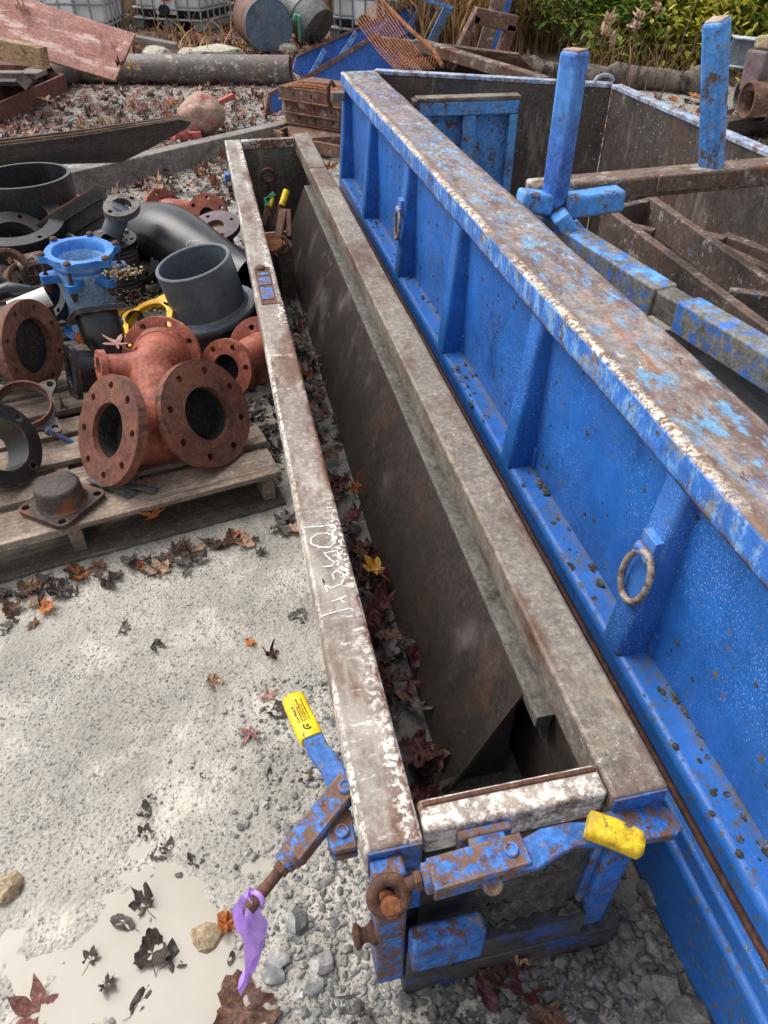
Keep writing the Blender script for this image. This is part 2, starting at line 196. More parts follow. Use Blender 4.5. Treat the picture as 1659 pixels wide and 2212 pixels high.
mat('cap_iron', (62, 52, 48), [dict(c=(122, 68, 42), s=6, lo=.5, hi=.6, off=2), dict(c=(34, 34, 36), s=7, lo=.54, hi=.64, off=6), dict(c=(150, 112, 76), s=24, lo=.66, hi=.72, off=9), dict(c=(140, 96, 66), s=30, edge=(.008, .03, .2), lo=.44, hi=.56)], rough=.6, bump=.35, bs=120)
mat('grey_iron', (112, 106, 102), [dict(c=(84, 66, 58), s=14, lo=.52, hi=.62), dict(c=(150, 142, 136), s=24, edge=(.008, .03, .2), lo=.4, hi=.55)], rough=.55, metal=.2, bump=.3)
mat('black_rust_pipe', (48, 44, 44), [dict(c=(80, 56, 46), s=8, lo=.54, hi=.66), dict(c=(74, 74, 78), s=20, lo=.6, hi=.7, off=5)], rough=.4, bump=.35, bs=110)
mat('flange_rust', (112, 74, 58), [dict(c=(84, 54, 42), s=10, lo=.5, hi=.62), dict(c=(138, 100, 82), s=16, lo=.6, hi=.7, off=4)], rough=.7, bump=.35)
mat('white_plastic', (232, 231, 228), rough=.45, bump=.05, var=.04, mott=.03, grain=.05)
mat('yellow_iron', (232, 178, 22), [dict(c=(90, 62, 36), s=30, lo=.62, hi=.66), dict(c=(206, 150, 20), s=8, lo=.5, hi=.65, off=5)], rough=.45, bump=.2)
mat('webbing', (82, 82, 80), [dict(c=(104, 102, 98), s=20, lo=.5, hi=.65)], rough=.9, bump=.5, bs=300)
mat('pallet_wood', (132, 116, 102), [dict(c=(98, 84, 74), s=26, lo=.5, hi=.64, st=(.08, 1, 1)), dict(c=(168, 152, 138), s=34, lo=.56, hi=.68, st=(.06, 1, 1), off=4), dict(c=(82, 70, 62), s=5, lo=.58, hi=.7, off=7, st=(.5, 1, 1)), dict(c=(206, 198, 188), s=26, lo=.68, hi=.73, off=9, st=(.3, 1, 1))], rough=.85, bump=.5, bs=60, bst=(.06, 1, 1))
mat('pallet_wood_dark', (98, 90, 80), [dict(c=(74, 68, 60), s=26, lo=.5, hi=.64, st=(.08, 1, 1)), dict(c=(124, 114, 102), s=34, lo=.56, hi=.68, st=(.06, 1, 1), off=4)], rough=.85, bump=.5, bs=60, bst=(.06, 1, 1))
# background
mat('ply_red', (182, 134, 122), [dict(c=(162, 112, 98), s=6, lo=.5, hi=.64, st=(.25, 1, 1)), dict(c=(224, 192, 182), s=8, lo=.53, hi=.58, st=(.16, 1, 1), off=5, rg=.78), dict(c=(196, 158, 112), s=4, lo=.56, hi=.66, st=(.5, 1, 1), off=9, pos=(1, -.22, -.42)), dict(c=(120, 78, 66), s=3, lo=.6, hi=.7, off=13)], rough=.75, bump=.2, bs=60, bst=(.1, 1, 1))
mat('ply_edge', (140, 112, 80), [dict(c=(84, 66, 50), s=8, lo=.48, hi=.6, st=(.3, 1, 6))], rough=.85, bump=.3)
mat('ply_dark', (66, 56, 52), [dict(c=(44, 39, 38), s=9, lo=.5, hi=.62, st=(.15, 1, 1)), dict(c=(120, 96, 84), s=14, lo=.62, hi=.7, st=(.12, 1, 1), off=5), dict(c=(150, 128, 110), s=30, edge=(.012, .02, .2), lo=.4, hi=.55)], rough=.8, bump=.4, bs=60, bst=(.1, 1, 1))
mat('timber', (158, 130, 100), [dict(c=(112, 84, 60), s=20, lo=.52, hi=.6, st=(.12, 1, 1), dist=1.5), dict(c=(186, 162, 130), s=12, lo=.58, hi=.7, st=(.1, 1, 1), off=4)], rough=.8, bump=.25, bs=60, bst=(.1, 1, 1))
mat('grey_timber', (128, 122, 116), [dict(c=(100, 94, 88), s=8, lo=.5, hi=.64, st=(.2, 1, 1)), dict(c=(156, 150, 144), s=14, lo=.58, hi=.7, st=(.2, 1, 1), off=4), dict(c=(96, 76, 62), s=10, lo=.66, hi=.72, off=9)], rough=.85, bump=.35, bs=60, bst=(.15, 1, 1))
mat('old_pipe', (106, 100, 96), [dict(c=(122, 100, 90), s=3, lo=.48, hi=.64, st=(.3, 1, 1)), dict(c=(74, 74, 76), s=3, lo=.5, hi=.6, st=(1, 1, .25), off=4), dict(c=(186, 172, 158), s=16, lo=.56, hi=.61, off=7, gate=(3, .42, .55))], rough=.55, bump=.25)
mat('drum_rust', (112, 84, 72), [dict(c=(88, 64, 54), s=7, lo=.5, hi=.64), dict(c=(140, 112, 96), s=10, lo=.6, hi=.7, off=5)], rough=.7, bump=.25)
mat('drum_end', (98, 116, 132), [dict(c=(128, 92, 62), s=5, lo=.54, hi=.66, off=2), dict(c=(76, 92, 108), s=7, lo=.5, hi=.65, off=6)], rough=.6, bump=.15)
mat('galv', (132, 138, 136), [dict(c=(112, 104, 84), s=4, lo=.52, hi=.66), dict(c=(156, 164, 166), s=6, lo=.58, hi=.7, off=5)], rough=.5, metal=.25, bump=.15)
mat('tote_white', (230, 231, 232), [dict(c=(212, 214, 216), s=3, lo=.5, hi=.7)], rough=.5, bump=.05, var=.05, mott=.03, grain=.05)
mat('tote_cage', (160, 164, 168), [dict(c=(110, 114, 118), s=12, lo=.55, hi=.65)], rough=.45, metal=.4, bump=.05)
mat('tote_black', (34, 36, 40), rough=.6, bump=.1)
mat('tag_red', (206, 40, 50), rough=.6, bump=0)
mat('bg_blue', (52, 104, 188), [dict(c=(30, 66, 138), s=3, lo=.5, hi=.66), dict(c=(60, 106, 184), s=4, lo=.58, hi=.7, off=4), dict(c=(84, 66, 54), s=9, lo=.68, hi=.72, off=7), dict(c=(112, 82, 64), s=10, edge=(.03, .03, .2), lo=.38, hi=.52)], rough=.5, bump=.15)
mat('bg_rust', (112, 84, 70), [dict(c=(92, 56, 40), s=7, lo=.5, hi=.62), dict(c=(160, 152, 144), s=12, lo=.56, hi=.66, off=4), dict(c=(130, 84, 60), s=8, edge=(.02, .03, .2), lo=.35, hi=.5)], rough=.75, bump=.3)
mat('red_rust', (104, 66, 56), [dict(c=(128, 76, 68), s=8, lo=.5, hi=.62), dict(c=(150, 136, 124), s=16, lo=.6, hi=.68, off=4)], rough=.75, bump=.25)
mat('buoy_red', (162, 138, 122), [dict(c=(176, 100, 92), s=6, lo=.54, hi=.6, rg=.8), dict(c=(150, 134, 112), s=9, lo=.54, hi=.66, off=4), dict(c=(204, 184, 168), s=34, lo=.6, hi=.68, off=8)], rough=.8, bump=.35)
mat('salmon_red', (188, 96, 88), [dict(c=(150, 70, 62), s=9, lo=.5, hi=.64)], rough=.7, bump=.2)
mat('ibeam_grey', (120, 132, 140), [dict(c=(186, 198, 204), s=12, face=(2, .5, .8), lo=.4, hi=.5), dict(c=(92, 88, 84), s=9, lo=.6, hi=.68)], rough=.55, bump=.15)
mat('green_tape', (112, 206, 160), rough=.5, bump=.05)
mat('concrete_bit', (186, 180, 164), [dict(c=(154, 148, 132), s=12, lo=.5, hi=.65)], rough=.9, bump=.5)
mat('bark', (112, 102, 92), [dict(c=(54, 48, 44), s=14, lo=.48, hi=.6, st=(1, 1, .2)), dict(c=(128, 122, 114), s=10, lo=.58, hi=.7, off=5)], rough=.9, bump=.7, bs=40)
mat('stone', (140, 138, 133), [dict(c=(106, 106, 106), s=20, lo=.5, hi=.65)], rough=.7, bump=.3, bs=150, island=.45, var=.15)
mat('stone_dark', (88, 85, 80), [dict(c=(126, 122, 116), s=30, lo=.5, hi=.7)], rough=.6, bump=.4, bs=120, island=.4, var=.15)
mat('stone_tan', (158, 140, 112), [dict(c=(120, 106, 88), s=40, lo=.5, hi=.62)], rough=.8, bump=.5, bs=110)
mat('mud_clod', (78, 75, 69), [dict(c=(56, 54, 50), s=45, lo=.48, hi=.58)], rough=.95, bump=1, bs=150, island=.2, grain=.6, gs=140)
def leafmat(n, c, c2, isl=.3):
    gy_ = sum(c)/3
    if n not in ('leaf_orange', 'leaf_gold'): c, c2 = tuple(x*.74+gy_*.22 for x in c), tuple(x*.82+gy_*.1 for x in c2)
    return mat(n, c, [dict(c=c2, s=3.5, lo=.46, hi=.6, rg=.75), dict(c=tuple(x*.5 for x in c), s=7, lo=.56, hi=.66, off=4, rg=.75), dict(c=tuple(min(255, x*1.25+14) for x in c), s=5, lo=.58, hi=.7, off=9)], rough=.5, bump=.4, bs=14, island=isl, trans=.2, ms=4, gs=16)
LEAFM = [leafmat('leaf_pink', (206, 152, 138), (190, 118, 106)), leafmat('leaf_orange', (190, 116, 58), (150, 80, 40)), leafmat('leaf_tan', (200, 158, 122), (164, 118, 84)), leafmat('leaf_wine', (104, 46, 46), (74, 32, 34)),
         leafmat('leaf_dark', (92, 70, 60), (60, 48, 44)), leafmat('leaf_gold', (206, 156, 52), (168, 106, 40)), leafmat('leaf_red', (128, 58, 54), (96, 44, 42)), leafmat('leaf_black', (84, 74, 68), (122, 112, 102)), leafmat('leaf_brown', (126, 82, 58), (88, 58, 46)), leafmat('leaf_coral', (180, 116, 104), (146, 88, 80))]
LI = dict(pink=0, orange=1, tan=2, wine=3, dark=4, gold=5, red=6, black=7, brown=8, coral=9)
mat('bush_green', (146, 172, 80), [dict(c=(70, 100, 40), s=1.2, lo=.45, hi=.6)], rough=.5, bump=0, island=.4, trans=.4)
mat('bush_yellow', (222, 212, 92), [dict(c=(140, 150, 50), s=1.2, lo=.45, hi=.6)], rough=.5, bump=0, island=.35, trans=.4)
mat('bush_dark', (104, 126, 62), [dict(c=(50, 66, 34), s=1.2, lo=.45, hi=.6)], rough=.55, bump=0, island=.4, trans=.35)
mat('leaf_buff', (206, 178, 122), rough=.6, bump=0, trans=.3)
mat('twig', (104, 84, 66), rough=.85, bump=.2)
mat('straw', (196, 164, 116), [dict(c=(124, 96, 64), s=.8, lo=.45, hi=.6)], rough=.8, bump=0, island=.45, trans=.2)
mat('straw_brown', (146, 112, 80), [dict(c=(92, 66, 46), s=.8, lo=.45, hi=.6)], rough=.8, bump=0, island=.4, trans=.15)
mat('green_leaf', (78, 112, 62), rough=.4, bump=.1, trans=.25)
def water_mat():
    t = NT('milky_water'); co = t.coords(); col = t.mix(t.ramp(t.tex(co, sc=3, det=4), .35, .7), lin((164, 157, 144)), lin((180, 173, 160)))
    t.ln(col, t.b.inputs['Base Color']); t.b.inputs['Roughness'].default_value = .1; t.b.inputs['Specular IOR Level'].default_value = .5; t.b.inputs['IOR'].default_value = 1.33; t.b.inputs['Alpha'].default_value = .93
    MATS['water'] = t.m
water_mat()
def ground_mat():
    t = NT('muddy_gravel'); tc = t.node('TexCoord'); co = tc.outputs['Object']
    col = t.mix(t.ramp(t.tex(co, sc=2.2, det=7), .35, .65), lin((150, 145, 135)), lin((178, 172, 160)))
    col = t.mix(t.ramp(t.tex(co, sc=7, det=8, off=4), .5, .68), col, lin((200, 193, 180)))                      # pale silt films
    p = t.tex(co, 'voronoi', 115, off=3); sh = t.tex(co, sc=60, det=5, off=8)
    col = t.mix(t.math('MULTIPLY', t.ramp(p, .42, .2), t.ramp(t.tex(co, sc=5, det=6, off=6), .42, .6)), col, lin((126, 124, 120)))        # grey grit bedded in the mud
    col = t.mix(t.math('MULTIPLY', t.ramp(t.tex(co, 'voronoi', 48, off=1), .3, .18), t.ramp(sh, .45, .6)), col, lin((112, 111, 109)))
    col = t.mix(t.math('MULTIPLY', t.ramp(t.tex(co, sc=140, det=4, off=2), .56, .68), .6), col, lin((104, 100, 94)))
    sp = t.node('SeparateXYZ'); t.ln(co, sp.inputs[0])
    farr = t.ramp(sp.outputs[1], 1.9, 3.6); col = t.mix(farr, col, t.mix(t.ramp(t.tex(co, sc=24, det=6, off=7), .4, .62), lin((112, 108, 102)), lin((166, 161, 152))))
    far2 = t.ramp(sp.outputs[1], 8.2, 10.5); col = t.mix(far2, col, t.mix(t.ramp(t.tex(co, sc=9, det=6, off=9), .42, .6), lin((72, 54, 44)), lin((122, 92, 68))))  # soil and rotting leaves
    dk = t.math('MULTIPLY', t.ramp(sp.outputs[0], .2, .45), t.ramp(sp.outputs[1], .5, .3)); col = t.mix(t.math('MULTIPLY', dk, .8), col, lin((92, 88, 81)))              # darker ground between the forms
    t.ln(col, t.b.inputs['Base Color'])
    t.ln(t.math('ADD', t.ramp(t.tex(co, sc=5, det=5, off=12), .3, .7), .32), t.b.inputs['Roughness']); t.b.inputs['Specular IOR Level'].default_value = .45
    h1 = t.tex(co, 'voronoi', 115, off=3); h2 = t.tex(co, sc=70, det=8); a = t.node('Math', operation='SUBTRACT'); t.ln(h2, a.inputs[0]); mm = t.math('MULTIPLY', h1, .6); t.ln(mm, a.inputs[1])
    bp = t.node('Bump'); bp.inputs['Strength'].default_value = .8; bp.inputs['Distance'].default_value = .006; t.ln(a.outputs[0], bp.inputs['Height']); t.ln(bp.outputs[0], t.b.inputs['Normal'])
    MATS['ground'] = t.m
ground_mat()

# ------------------------------------------------------------------ mesh builder
class MB:
    def __init__(s): s.v = []; s.f = []; s.mi = []
    def add(s, vs, fs, M=None, mi=0):
        n = len(s.v); s.v += [tuple((M @ Vector(p)) if M else p) for p in vs]; s.f += [tuple(i+n for i in f) for f in fs]; s.mi += [mi]*len(fs); return s
    def box(s, x0, x1, y0, y1, z0, z1, M=None, mi=0):
        return s.add([(x, y, z) for z in (z0, z1) for y in (y0, y1) for x in (x0, x1)], [(0, 2, 3, 1), (4, 5, 7, 6), (0, 1, 5, 4), (2, 6, 7, 3), (0, 4, 6, 2), (1, 3, 7, 5)], M, mi)
    def prism(s, poly, h0, h1, M=None, mi=0):
        """poly in xy, extruded along z"""
        n = len(poly); a = sum(poly[i][0]*poly[(i+1) % n][1]-poly[(i+1) % n][0]*poly[i][1] for i in range(n))
        if a < 0: poly = poly[::-1]
        return s.add([(x, y, h0) for x, y in poly]+[(x, y, h1) for x, y in poly], [tuple(range(n))[::-1], tuple(range(n, 2*n))]+[(i, (i+1) % n, n+(i+1) % n, n+i) for i in range(n)], M, mi)
    def lathe(s, prof, n=32, M=None, close=False, mi=0):
        """prof [(r,z)] about z; outer side when listed bottom to top"""
        vs = [(r*math.cos(2*math.pi*i/n), r*math.sin(2*math.pi*i/n), z) for r, z in prof for i in range(n)]; k = len(prof); fs = []
        for j in range(k if close else k-1):
            a, b = j*n, ((j+1) % k)*n
            fs += [(a+i, a+(i+1) % n, b+(i+1) % n, b+i) for i in range(n)]
        if not close:
            if prof[0][0] > 1e-6: fs.append(tuple(range(n))[::-1])
            if prof[-1][0] > 1e-6: fs.append(tuple((k-1)*n+i for i in range(n)))
        return s.add(vs, fs, M, mi)
    def tube(s, pts, rad, n=10, cap=True, mi=0, closed=False):
        pts = [Vector(p) for p in pts]; k = len(pts); rad = rad if isinstance(rad, (list, tuple)) else [rad]*k; vs = []; up = None
        for i, p in enumerate(pts):
            if closed: d = pts[(i+1) % k]-pts[i-1]
            else: d = pts[min(i+1, k-1)]-pts[max(i-1, 0)]
            d.normalize()
            if up is None: up = d.orthogonal().normalized()
            up = (up-d*up.dot(d)).normalized(); w = d.cross(up)
            vs += [tuple(p+(up*math.cos(2*math.pi*j/n)+w*math.sin(2*math.pi*j/n))*rad[i]) for j in range(n)]
        fs = []
        for i in range(k if closed else k-1):
            a, b = i*n, ((i+1) % k)*n; fs += [(a+j, a+(j+1) % n, b+(j+1) % n, b+j) for j in range(n)]
        if cap and not closed: fs += [tuple(range(n))[::-1], tuple((k-1)*n+j for j in range(n))]
        return s.add(vs, fs, None, mi)
    def bar(s, a, b, w, h, up=(0, 0, 1), mi=0):
        """rectangular bar from a to b, w wide, h tall (up)"""
        M, L = frame(a, b, up); return s.box(0, L, -w/2, w/2, -h/2, h/2, M, mi)
    def flange(s, ro, ri, t, nh, rh, rb, n=48, M=None, mi=0, lip=.003):
        """a disc with a bore and nh through holes, faces at z 0 and t: built from wedges so that holes are real"""
        vs = []; fs = []
        def ring(r, z): vs.extend((r*math.cos(2*math.pi*i/n), r*math.sin(2*math.pi*i/n), z) for i in range(n)); return len(vs)-n
        # body is a solid annulus; holes are sunk cups (dark, deep)
        return s
    def build(s, name, m, parent=None, loc=None, bevel=0, seg=2, smooth=35, subsurf=0, rot=None):
        me = bpy.data.meshes.new(name); me.from_pydata(s.v, [], s.f); me.update()
        ms = m if isinstance(m, (list, tuple)) else [m]
        for x in ms: me.materials.append(MATS[x] if isinstance(x, str) else x)
        if len(ms) > 1: me.polygons.foreach_set('material_index', s.mi)
        if smooth: me.shade_smooth(); me.set_sharp_from_angle(angle=R(smooth))
        o = bpy.data.objects.new(name, me); COL.objects.link(o); o.parent = parent
        if loc is not None: o.location = loc
        if rot is not None: o.rotation_euler = rot
        if bevel:
            b = o.modifiers.new('bevel', 'BEVEL'); b.width = bevel; b.segments = seg; b.limit_method = 'ANGLE'; b.angle_limit = R(40); b.harden_normals = False
        if subsurf: d = o.modifiers.new('sub', 'SUBSURF'); d.levels = subsurf; d.render_levels = subsurf
        return o
def frame(a, b, up=(0, 0, 1)):
    a, b = Vector(a), Vector(b); x = (b-a); L = x.length; x.normalize(); up = Vector(up); y = up.cross(x)
    if y.length < 1e-6: y = Vector((0, 1, 0)).cross(x)
    y.normalize(); z = x.cross(y); M = Matrix((x, y, z)).transposed().to_4x4(); M.translation = a; return M, L
def axisM(o, d, roll=0):
    """matrix at o with z along d"""
    d = Vector(d).normalized(); M = d.to_track_quat('Z', 'Y').to_matrix().to_4x4() @ Matrix.Rotation(roll, 4, 'Z'); M.translation = Vector(o); return M
def tag(o, label=None, cat=None, group=None, kind=None):
    if label: o['label'] = label
    if cat: o['category'] = cat
    if group: o['group'] = group
    if kind: o['kind'] = kind
    return o
def thing(name, label, cat, loc=(0, 0, 0), rot=(0, 0, 0), group=None):
    o = bpy.data.objects.new(name, None); COL.objects.link(o); o.location = loc; o.rotation_euler = rot; o.empty_display_size = .05
    return tag(o, label, cat, group)
def bx(name, m, parent, *a, bevel=.004, M=None, **k): return MB().box(*a, M=M).build(name, m, parent, bevel=bevel, **k)
from mathutils.geometry import tessellate_polygon
def circ(r, n, cx=0, cy=0, ph=0): return [(cx+r*math.cos(2*math.pi*i/n+ph), cy+r*math.sin(2*math.pi*i/n+ph)) for i in range(n)]
def plate(mb, outline, holes, z0, z1, M=None, mi=0):
    """flat plate with real holes"""
    loops = [outline]+holes; pts = [p for l in loops for p in l]; n = len(pts)
    tri = tessellate_polygon([[Vector((x, y, 0)) for x, y in l] for l in loops])
    vs = [(x, y, z0) for x, y in pts]+[(x, y, z1) for x, y in pts]; fs = []
    for a, b, c in tri:
        A, B, C_ = (Vector((*pts[i], 0)) for i in (a, b, c))
        if (B-A).cross(C_-A).z < 0: a, b, c = c, b, a
        fs += [(c, b, a), (a+n, b+n, c+n)]
    o = 0
    for li, l in enumerate(loops):
        k = len(l); ar = sum(l[i][0]*l[(i+1) % k][1]-l[(i+1) % k][0]*l[i][1] for i in range(k)); ccw = (ar > 0) == (li == 0)
        for i in range(k):
            a, b = o+i, o+(i+1) % k; fs.append((a, b, b+n, a+n) if ccw else (b, a, a+n, b+n))
        o += k
    return mb.add(vs, fs, M, mi)
def place(o, M): o.matrix_local = M; return o
def rough(mb, amp, sc, seed=0):
    for i, p in enumerate(mb.v):
        v = Vector(p)*sc+Vector((seed*7.1, seed*3.3, seed)); mb.v[i] = tuple(Vector(p)+Vector(mnoise.noise_vector(v))*amp)
    return mb
def blob(r, seed=0, sub=2, amp=.3, flat=(1, 1, .7)):
    bm = bmesh.new(); bmesh.ops.create_icosphere(bm, subdivisions=sub, radius=1); mb = MB(); vs = []
    for v in bm.verts:
        k = 1+amp*mnoise.noise(v.co*1.4+Vector((seed*9.1, seed, 0)))+amp*.5*mnoise.noise(v.co*3+Vector((seed, seed*4.3, 0))); vs.append(tuple(v.co[i]*k*r*flat[i] for i in range(3)))
    mb.add(vs, [tuple(v.index for v in f.verts) for f in bm.faces]); bm.free(); return mb

def bent(name, m, parent, x0, x1, y0, y1, z0, z1, bevel=.006, seg=3, n=90, amp=.0022, seed=0):
    """long box whose edges wander a little, as knocked steel does"""
    mb = MB(); vs = []
    for k in range(n+1):
        y = y0+(y1-y0)*k/n
        for j, (x, z) in enumerate(((x0, z0), (x1, z0), (x1, z1), (x0, z1))):
            q = Vector((seed*5.3+j*.35, y*2.1, seed)); w = Vector((seed+j*9.1, y*9, 4)); vs.append((x+amp*mnoise.noise(q)+amp*.45*mnoise.noise(w), y, z+amp*.8*mnoise.noise(q+Vector((7, 0, 0)))+amp*.4*mnoise.noise(w*1.1)))
    fs = [(4*k+j, 4*k+4+j, 4*k+4+(j+1) % 4, 4*k+(j+1) % 4) for k in range(n) for j in range(4)]+[(0, 1, 2, 3), (4*n+3, 4*n+2, 4*n+1, 4*n)]
    return mb.add(vs, fs).build(name, m, parent, bevel=bevel, seg=seg)

# ================================================================== THE LONG STEEL FORM
form = thing('steel_form', 'long narrow open steel form with scraped rails and chalk number, leaves inside', 'steel form')
bent('rail', 'rail_steel', form, 0, .088, 0, 4.04, .472, .5495, bevel=.007, seed=1, amp=.0007)['label'] = 'scraped rail with chalked number'
bent('rail', 'rail_steel_plain', form, .386, .478, 0, 3.40, .472, .55, bevel=.007, seed=2)
bx('rail', 'rail_steel_plain', form, .386, .476, 3.404, 4.10, .474, .552, bevel=.006)
bx('end_rail', 'white_scraped', form, .0925, .3845, .012, .064, .476, .547, bevel=.007, seg=3)['label'] = 'cross rail scraped almost white'
MB().tube([(.1, .054, .5475), (.2, .0545, .548), (.38, .0535, .5475)], .0045, 8).build('weld_bead', 'rusty_iron', form)
bx('end_rail', 'rail_steel', form, .09, .384, 4.005, 4.04, .50, .548, bevel=.005)
# walls
MB().prism([(.02, .472), (.036, .472), (.084, .05), (.066, .05)], -4.03, -.012, Matrix.Rotation(R(90), 4, 'X')).build('side_wall', 'dirty_blue_base', form)
bx('side_wall', 'inner_steel', form, .428, .442, .03, 4.03, .04, .472, bevel=0)
bx('end_wall', 'stained_plate', form, .085, .428, 4.01, 4.024, .04, .50, bevel=0)['label'] = 'stained plate closing the far end'
bx('end_plate', 'dirty_blue_base', form, .0895, .386, .004, .024, .171, .474, bevel=.002)
bx('end_wall', 'dirty_blue_base', form, .07, .428, .026, .046, .085, .476, bevel=.002)
bx('trough_floor', 'ledge_steel', form, .07, .428, .046, 4.01, .02, .034, bevel=0)
bx('base', 'dirty_blue_base', form, .06, .485, -.032, .045, .0, .094, bevel=.003)
bx('skid', 'dirty_blue_base', form, .062, .0695, .046, 4.03, .0, .06, bevel=.002)
bx('skid', 'dirty_blue_base', form, .43, .484, .046, 4.03, .0, .094, bevel=.006)
bx('base_step', 'dirty_blue_base', form, .062, .15, -.036, .02, .0945, .205, bevel=.004)
bx('base_step', 'dirty_blue_base', form, .153, .402, -.03, .02, .0945, .17, bevel=.005)
# sloping liner plate and its angle-iron lip
MB().prism([(.248, .036), (.254, .03), (.398, .372), (.392, .378)], -3.72, -.33, Matrix.Rotation(R(90), 4, 'X')).build('sloping_plate', 'inner_steel', form)
lip = bent('angle_lip', 'ledge_steel', form, .388, .4272, .262, 3.70, .374, .381, bevel=.0015, seg=1, seed=5, amp=.0022)
MB().prism([(.392, .374), (.4255, .374), (.414, .29)], -.275, -.266, Matrix.Rotation(R(90), 4, 'X')).build('lip_tab', 'ledge_steel', form)
MB().box(.388, .3925, .262, 3.70, .352, .3735).build('lip_edge', 'ledge_steel', form)
MB().prism([(.258, .036), (.39, .35), (.39, .036)], -.36, -.352, Matrix.Rotation(R(90), 4, 'X')).build('gusset', 'inner_steel', form)
# studs on the near end
bx('end_stud', 'worn_blue', form, .402, .452, -.018, .03, .0945, .47, bevel=.006)
bx('end_stud', 'worn_blue', form, .386, .4015, -.004, .026, .0945, .47, bevel=.003)
bx('corner_block', 'worn_blue_rusty', form, .006, .056, -.036, -.002, .442, .532, bevel=.006)
bx('rail_cap', 'worn_blue', form, .004, .086, -.003, .001, .474, .546, bevel=.001)
bx('rail_cap', 'worn_blue', form, .388, .476, -.003, .001, .474, .546, bevel=.001)
bx('corner_post', 'worn_blue_rusty', form, .010, .060, -.03, .03, .09, .442, bevel=.006)
bx('corner_post', 'worn_blue', form, .0605, .0885, -.006, .04, .33, .474, bevel=.003)
bx('cross_channel', 'worn_blue', form, .062, .186, -.066, -.028, .222, .325, bevel=.008, seg=3)
sp = MB().lathe([(.014, 0), (.02, .003), (.02, .008), (.012, .015), (.012, .024), (.02, .031), (.02, .036), (.013, .04)], 20).build('spool', 'rusty_iron', form); place(sp, axisM((.014, -.012, .285), (-1, 0, 0)))
# mud caked on the end wall
mg = MB(); NX, NZ = 44, 44
for j in range(NZ+1):
    for i in range(NX+1):
        fx, fz = i/NX, j/NZ; q = Vector((fx*4, fz*4, 2)); e_ = min(1, 6*min(fx, 1-fx, fz, 1-fz)); th_ = max(.0, .010+.012*mnoise.noise(q)+.008*mnoise.noise(q*3)+.004*mnoise.noise(q*8))*e_*(1.3-fz*.8); mg.v.append((.187+.198*fx, .0035-th_, .172+.22*fz))
mg.f = [(j*(NX+1)+i, j*(NX+1)+i+1, (j+1)*(NX+1)+i+1, (j+1)*(NX+1)+i) for j in range(NZ) for i in range(NX)]; mg.mi = [0]*len(mg.f); mg.build('caked_mud', 'end_mud', form, smooth=60)
for i in range(8):
    x, z = random.uniform(.19, .38), .175+.2*random.random()**1.6; b = blob(random.uniform(.006, .026), i, 3, 1.0, (1, .6, .8)); b.build('mud_clod', 'mud_clod', form, loc=(x, .004+random.uniform(-.004, .006)-(.36-z)*.05, z), smooth=25)
# latch let into the rail
bx('latch_recess', 'rusty_iron', form, .016, .07, 1.86, 2.18, .5492, .5512, bevel=.0005)
for y0, y1 in ((1.895, 1.995), (2.015, 2.085), (2.1, 2.125)): bx('latch_plate', 'worn_blue_rusty', form, .022, .064, y0, y1, .5512, .5545, bevel=.0015)
place(MB().lathe([(.017, 0), (.017, .008), (.012, .012), (0, .013)], 20).build('latch_bolt', 'rusty_iron', form), Matrix.Translation((.038, 2.165, .551)))
bx('latch_bar', 'rail_steel_plain', form, .068, .083, 1.86, 2.02, .5502, .5535, bevel=.001)
bx('hinge_lug', 'worn_blue', form, -.03, -.001, 3.55, 3.62, .44, .50)
bx('hinge_lug', 'rusty_iron', form, -.022, -.001, 3.46, 3.53, .44, .475)
# chalk number on the rail: strokes lie on the top face
def strokes(name, m, parent, lines, w, z, jit=.0012):
    mb = MB()
    for ln in lines:
        ps = [Vector((g(u, v, z).x, g(u, v, z).y)) for u, v in ln]
        fine = []
        for a, b in zip(ps, ps[1:]):
            k = max(2, int((b-a).length/.004)); fine += [a.lerp(b, i/k) for i in range(k)]
        fine.append(ps[-1]); vs = []; n = len(fine)
        for i, p in enumerate(fine):
            d = (fine[min(i+1, n-1)]-fine[max(i-1, 0)]).normalized(); q = Vector((-d.y, d.x)); ww = w*random.uniform(.55, 1.1)/2; c = p+q*random.uniform(-jit, jit)
            vs += [(c.x+q.x*ww, c.y+q.y*ww, z), (c.x-q.x*ww, c.y-q.y*ww, z)]
        mb.add(vs, [(2*i, 2*i+1, 2*i+3, 2*i+2) for i in range(n-1)])
    return mb.build(name, m, parent, smooth=0)
CH = [[(657, 1139), (690, 1137), (723, 1133)], [(722, 1158), (705, 1151), (685, 1153), (671, 1162), (672, 1174), (690, 1182), (712, 1182), (723, 1172), (722, 1160)],
      [(727, 1189), (700, 1195), (712, 1207), (722, 1214), (716, 1222), (697, 1224)], [(728, 1190), (733, 1201), (737, 1210)],
      [(722, 1252), (718, 1240), (727, 1233), (740, 1238), (744, 1250), (736, 1262), (715, 1270), (700, 1262), (697, 1250)], [(697, 1250), (703, 1270), (708, 1278)],
      [(715, 1300), (735, 1293), (748, 1287)], [(735, 1293), (744, 1302)], [(694, 1331), (725, 1321), (755, 1314), (763, 1318)]]
strokes('chalk_number', 'chalk', form, CH, .0040, .5506, .0006)['label'] = 'number 10521 written in white chalk'

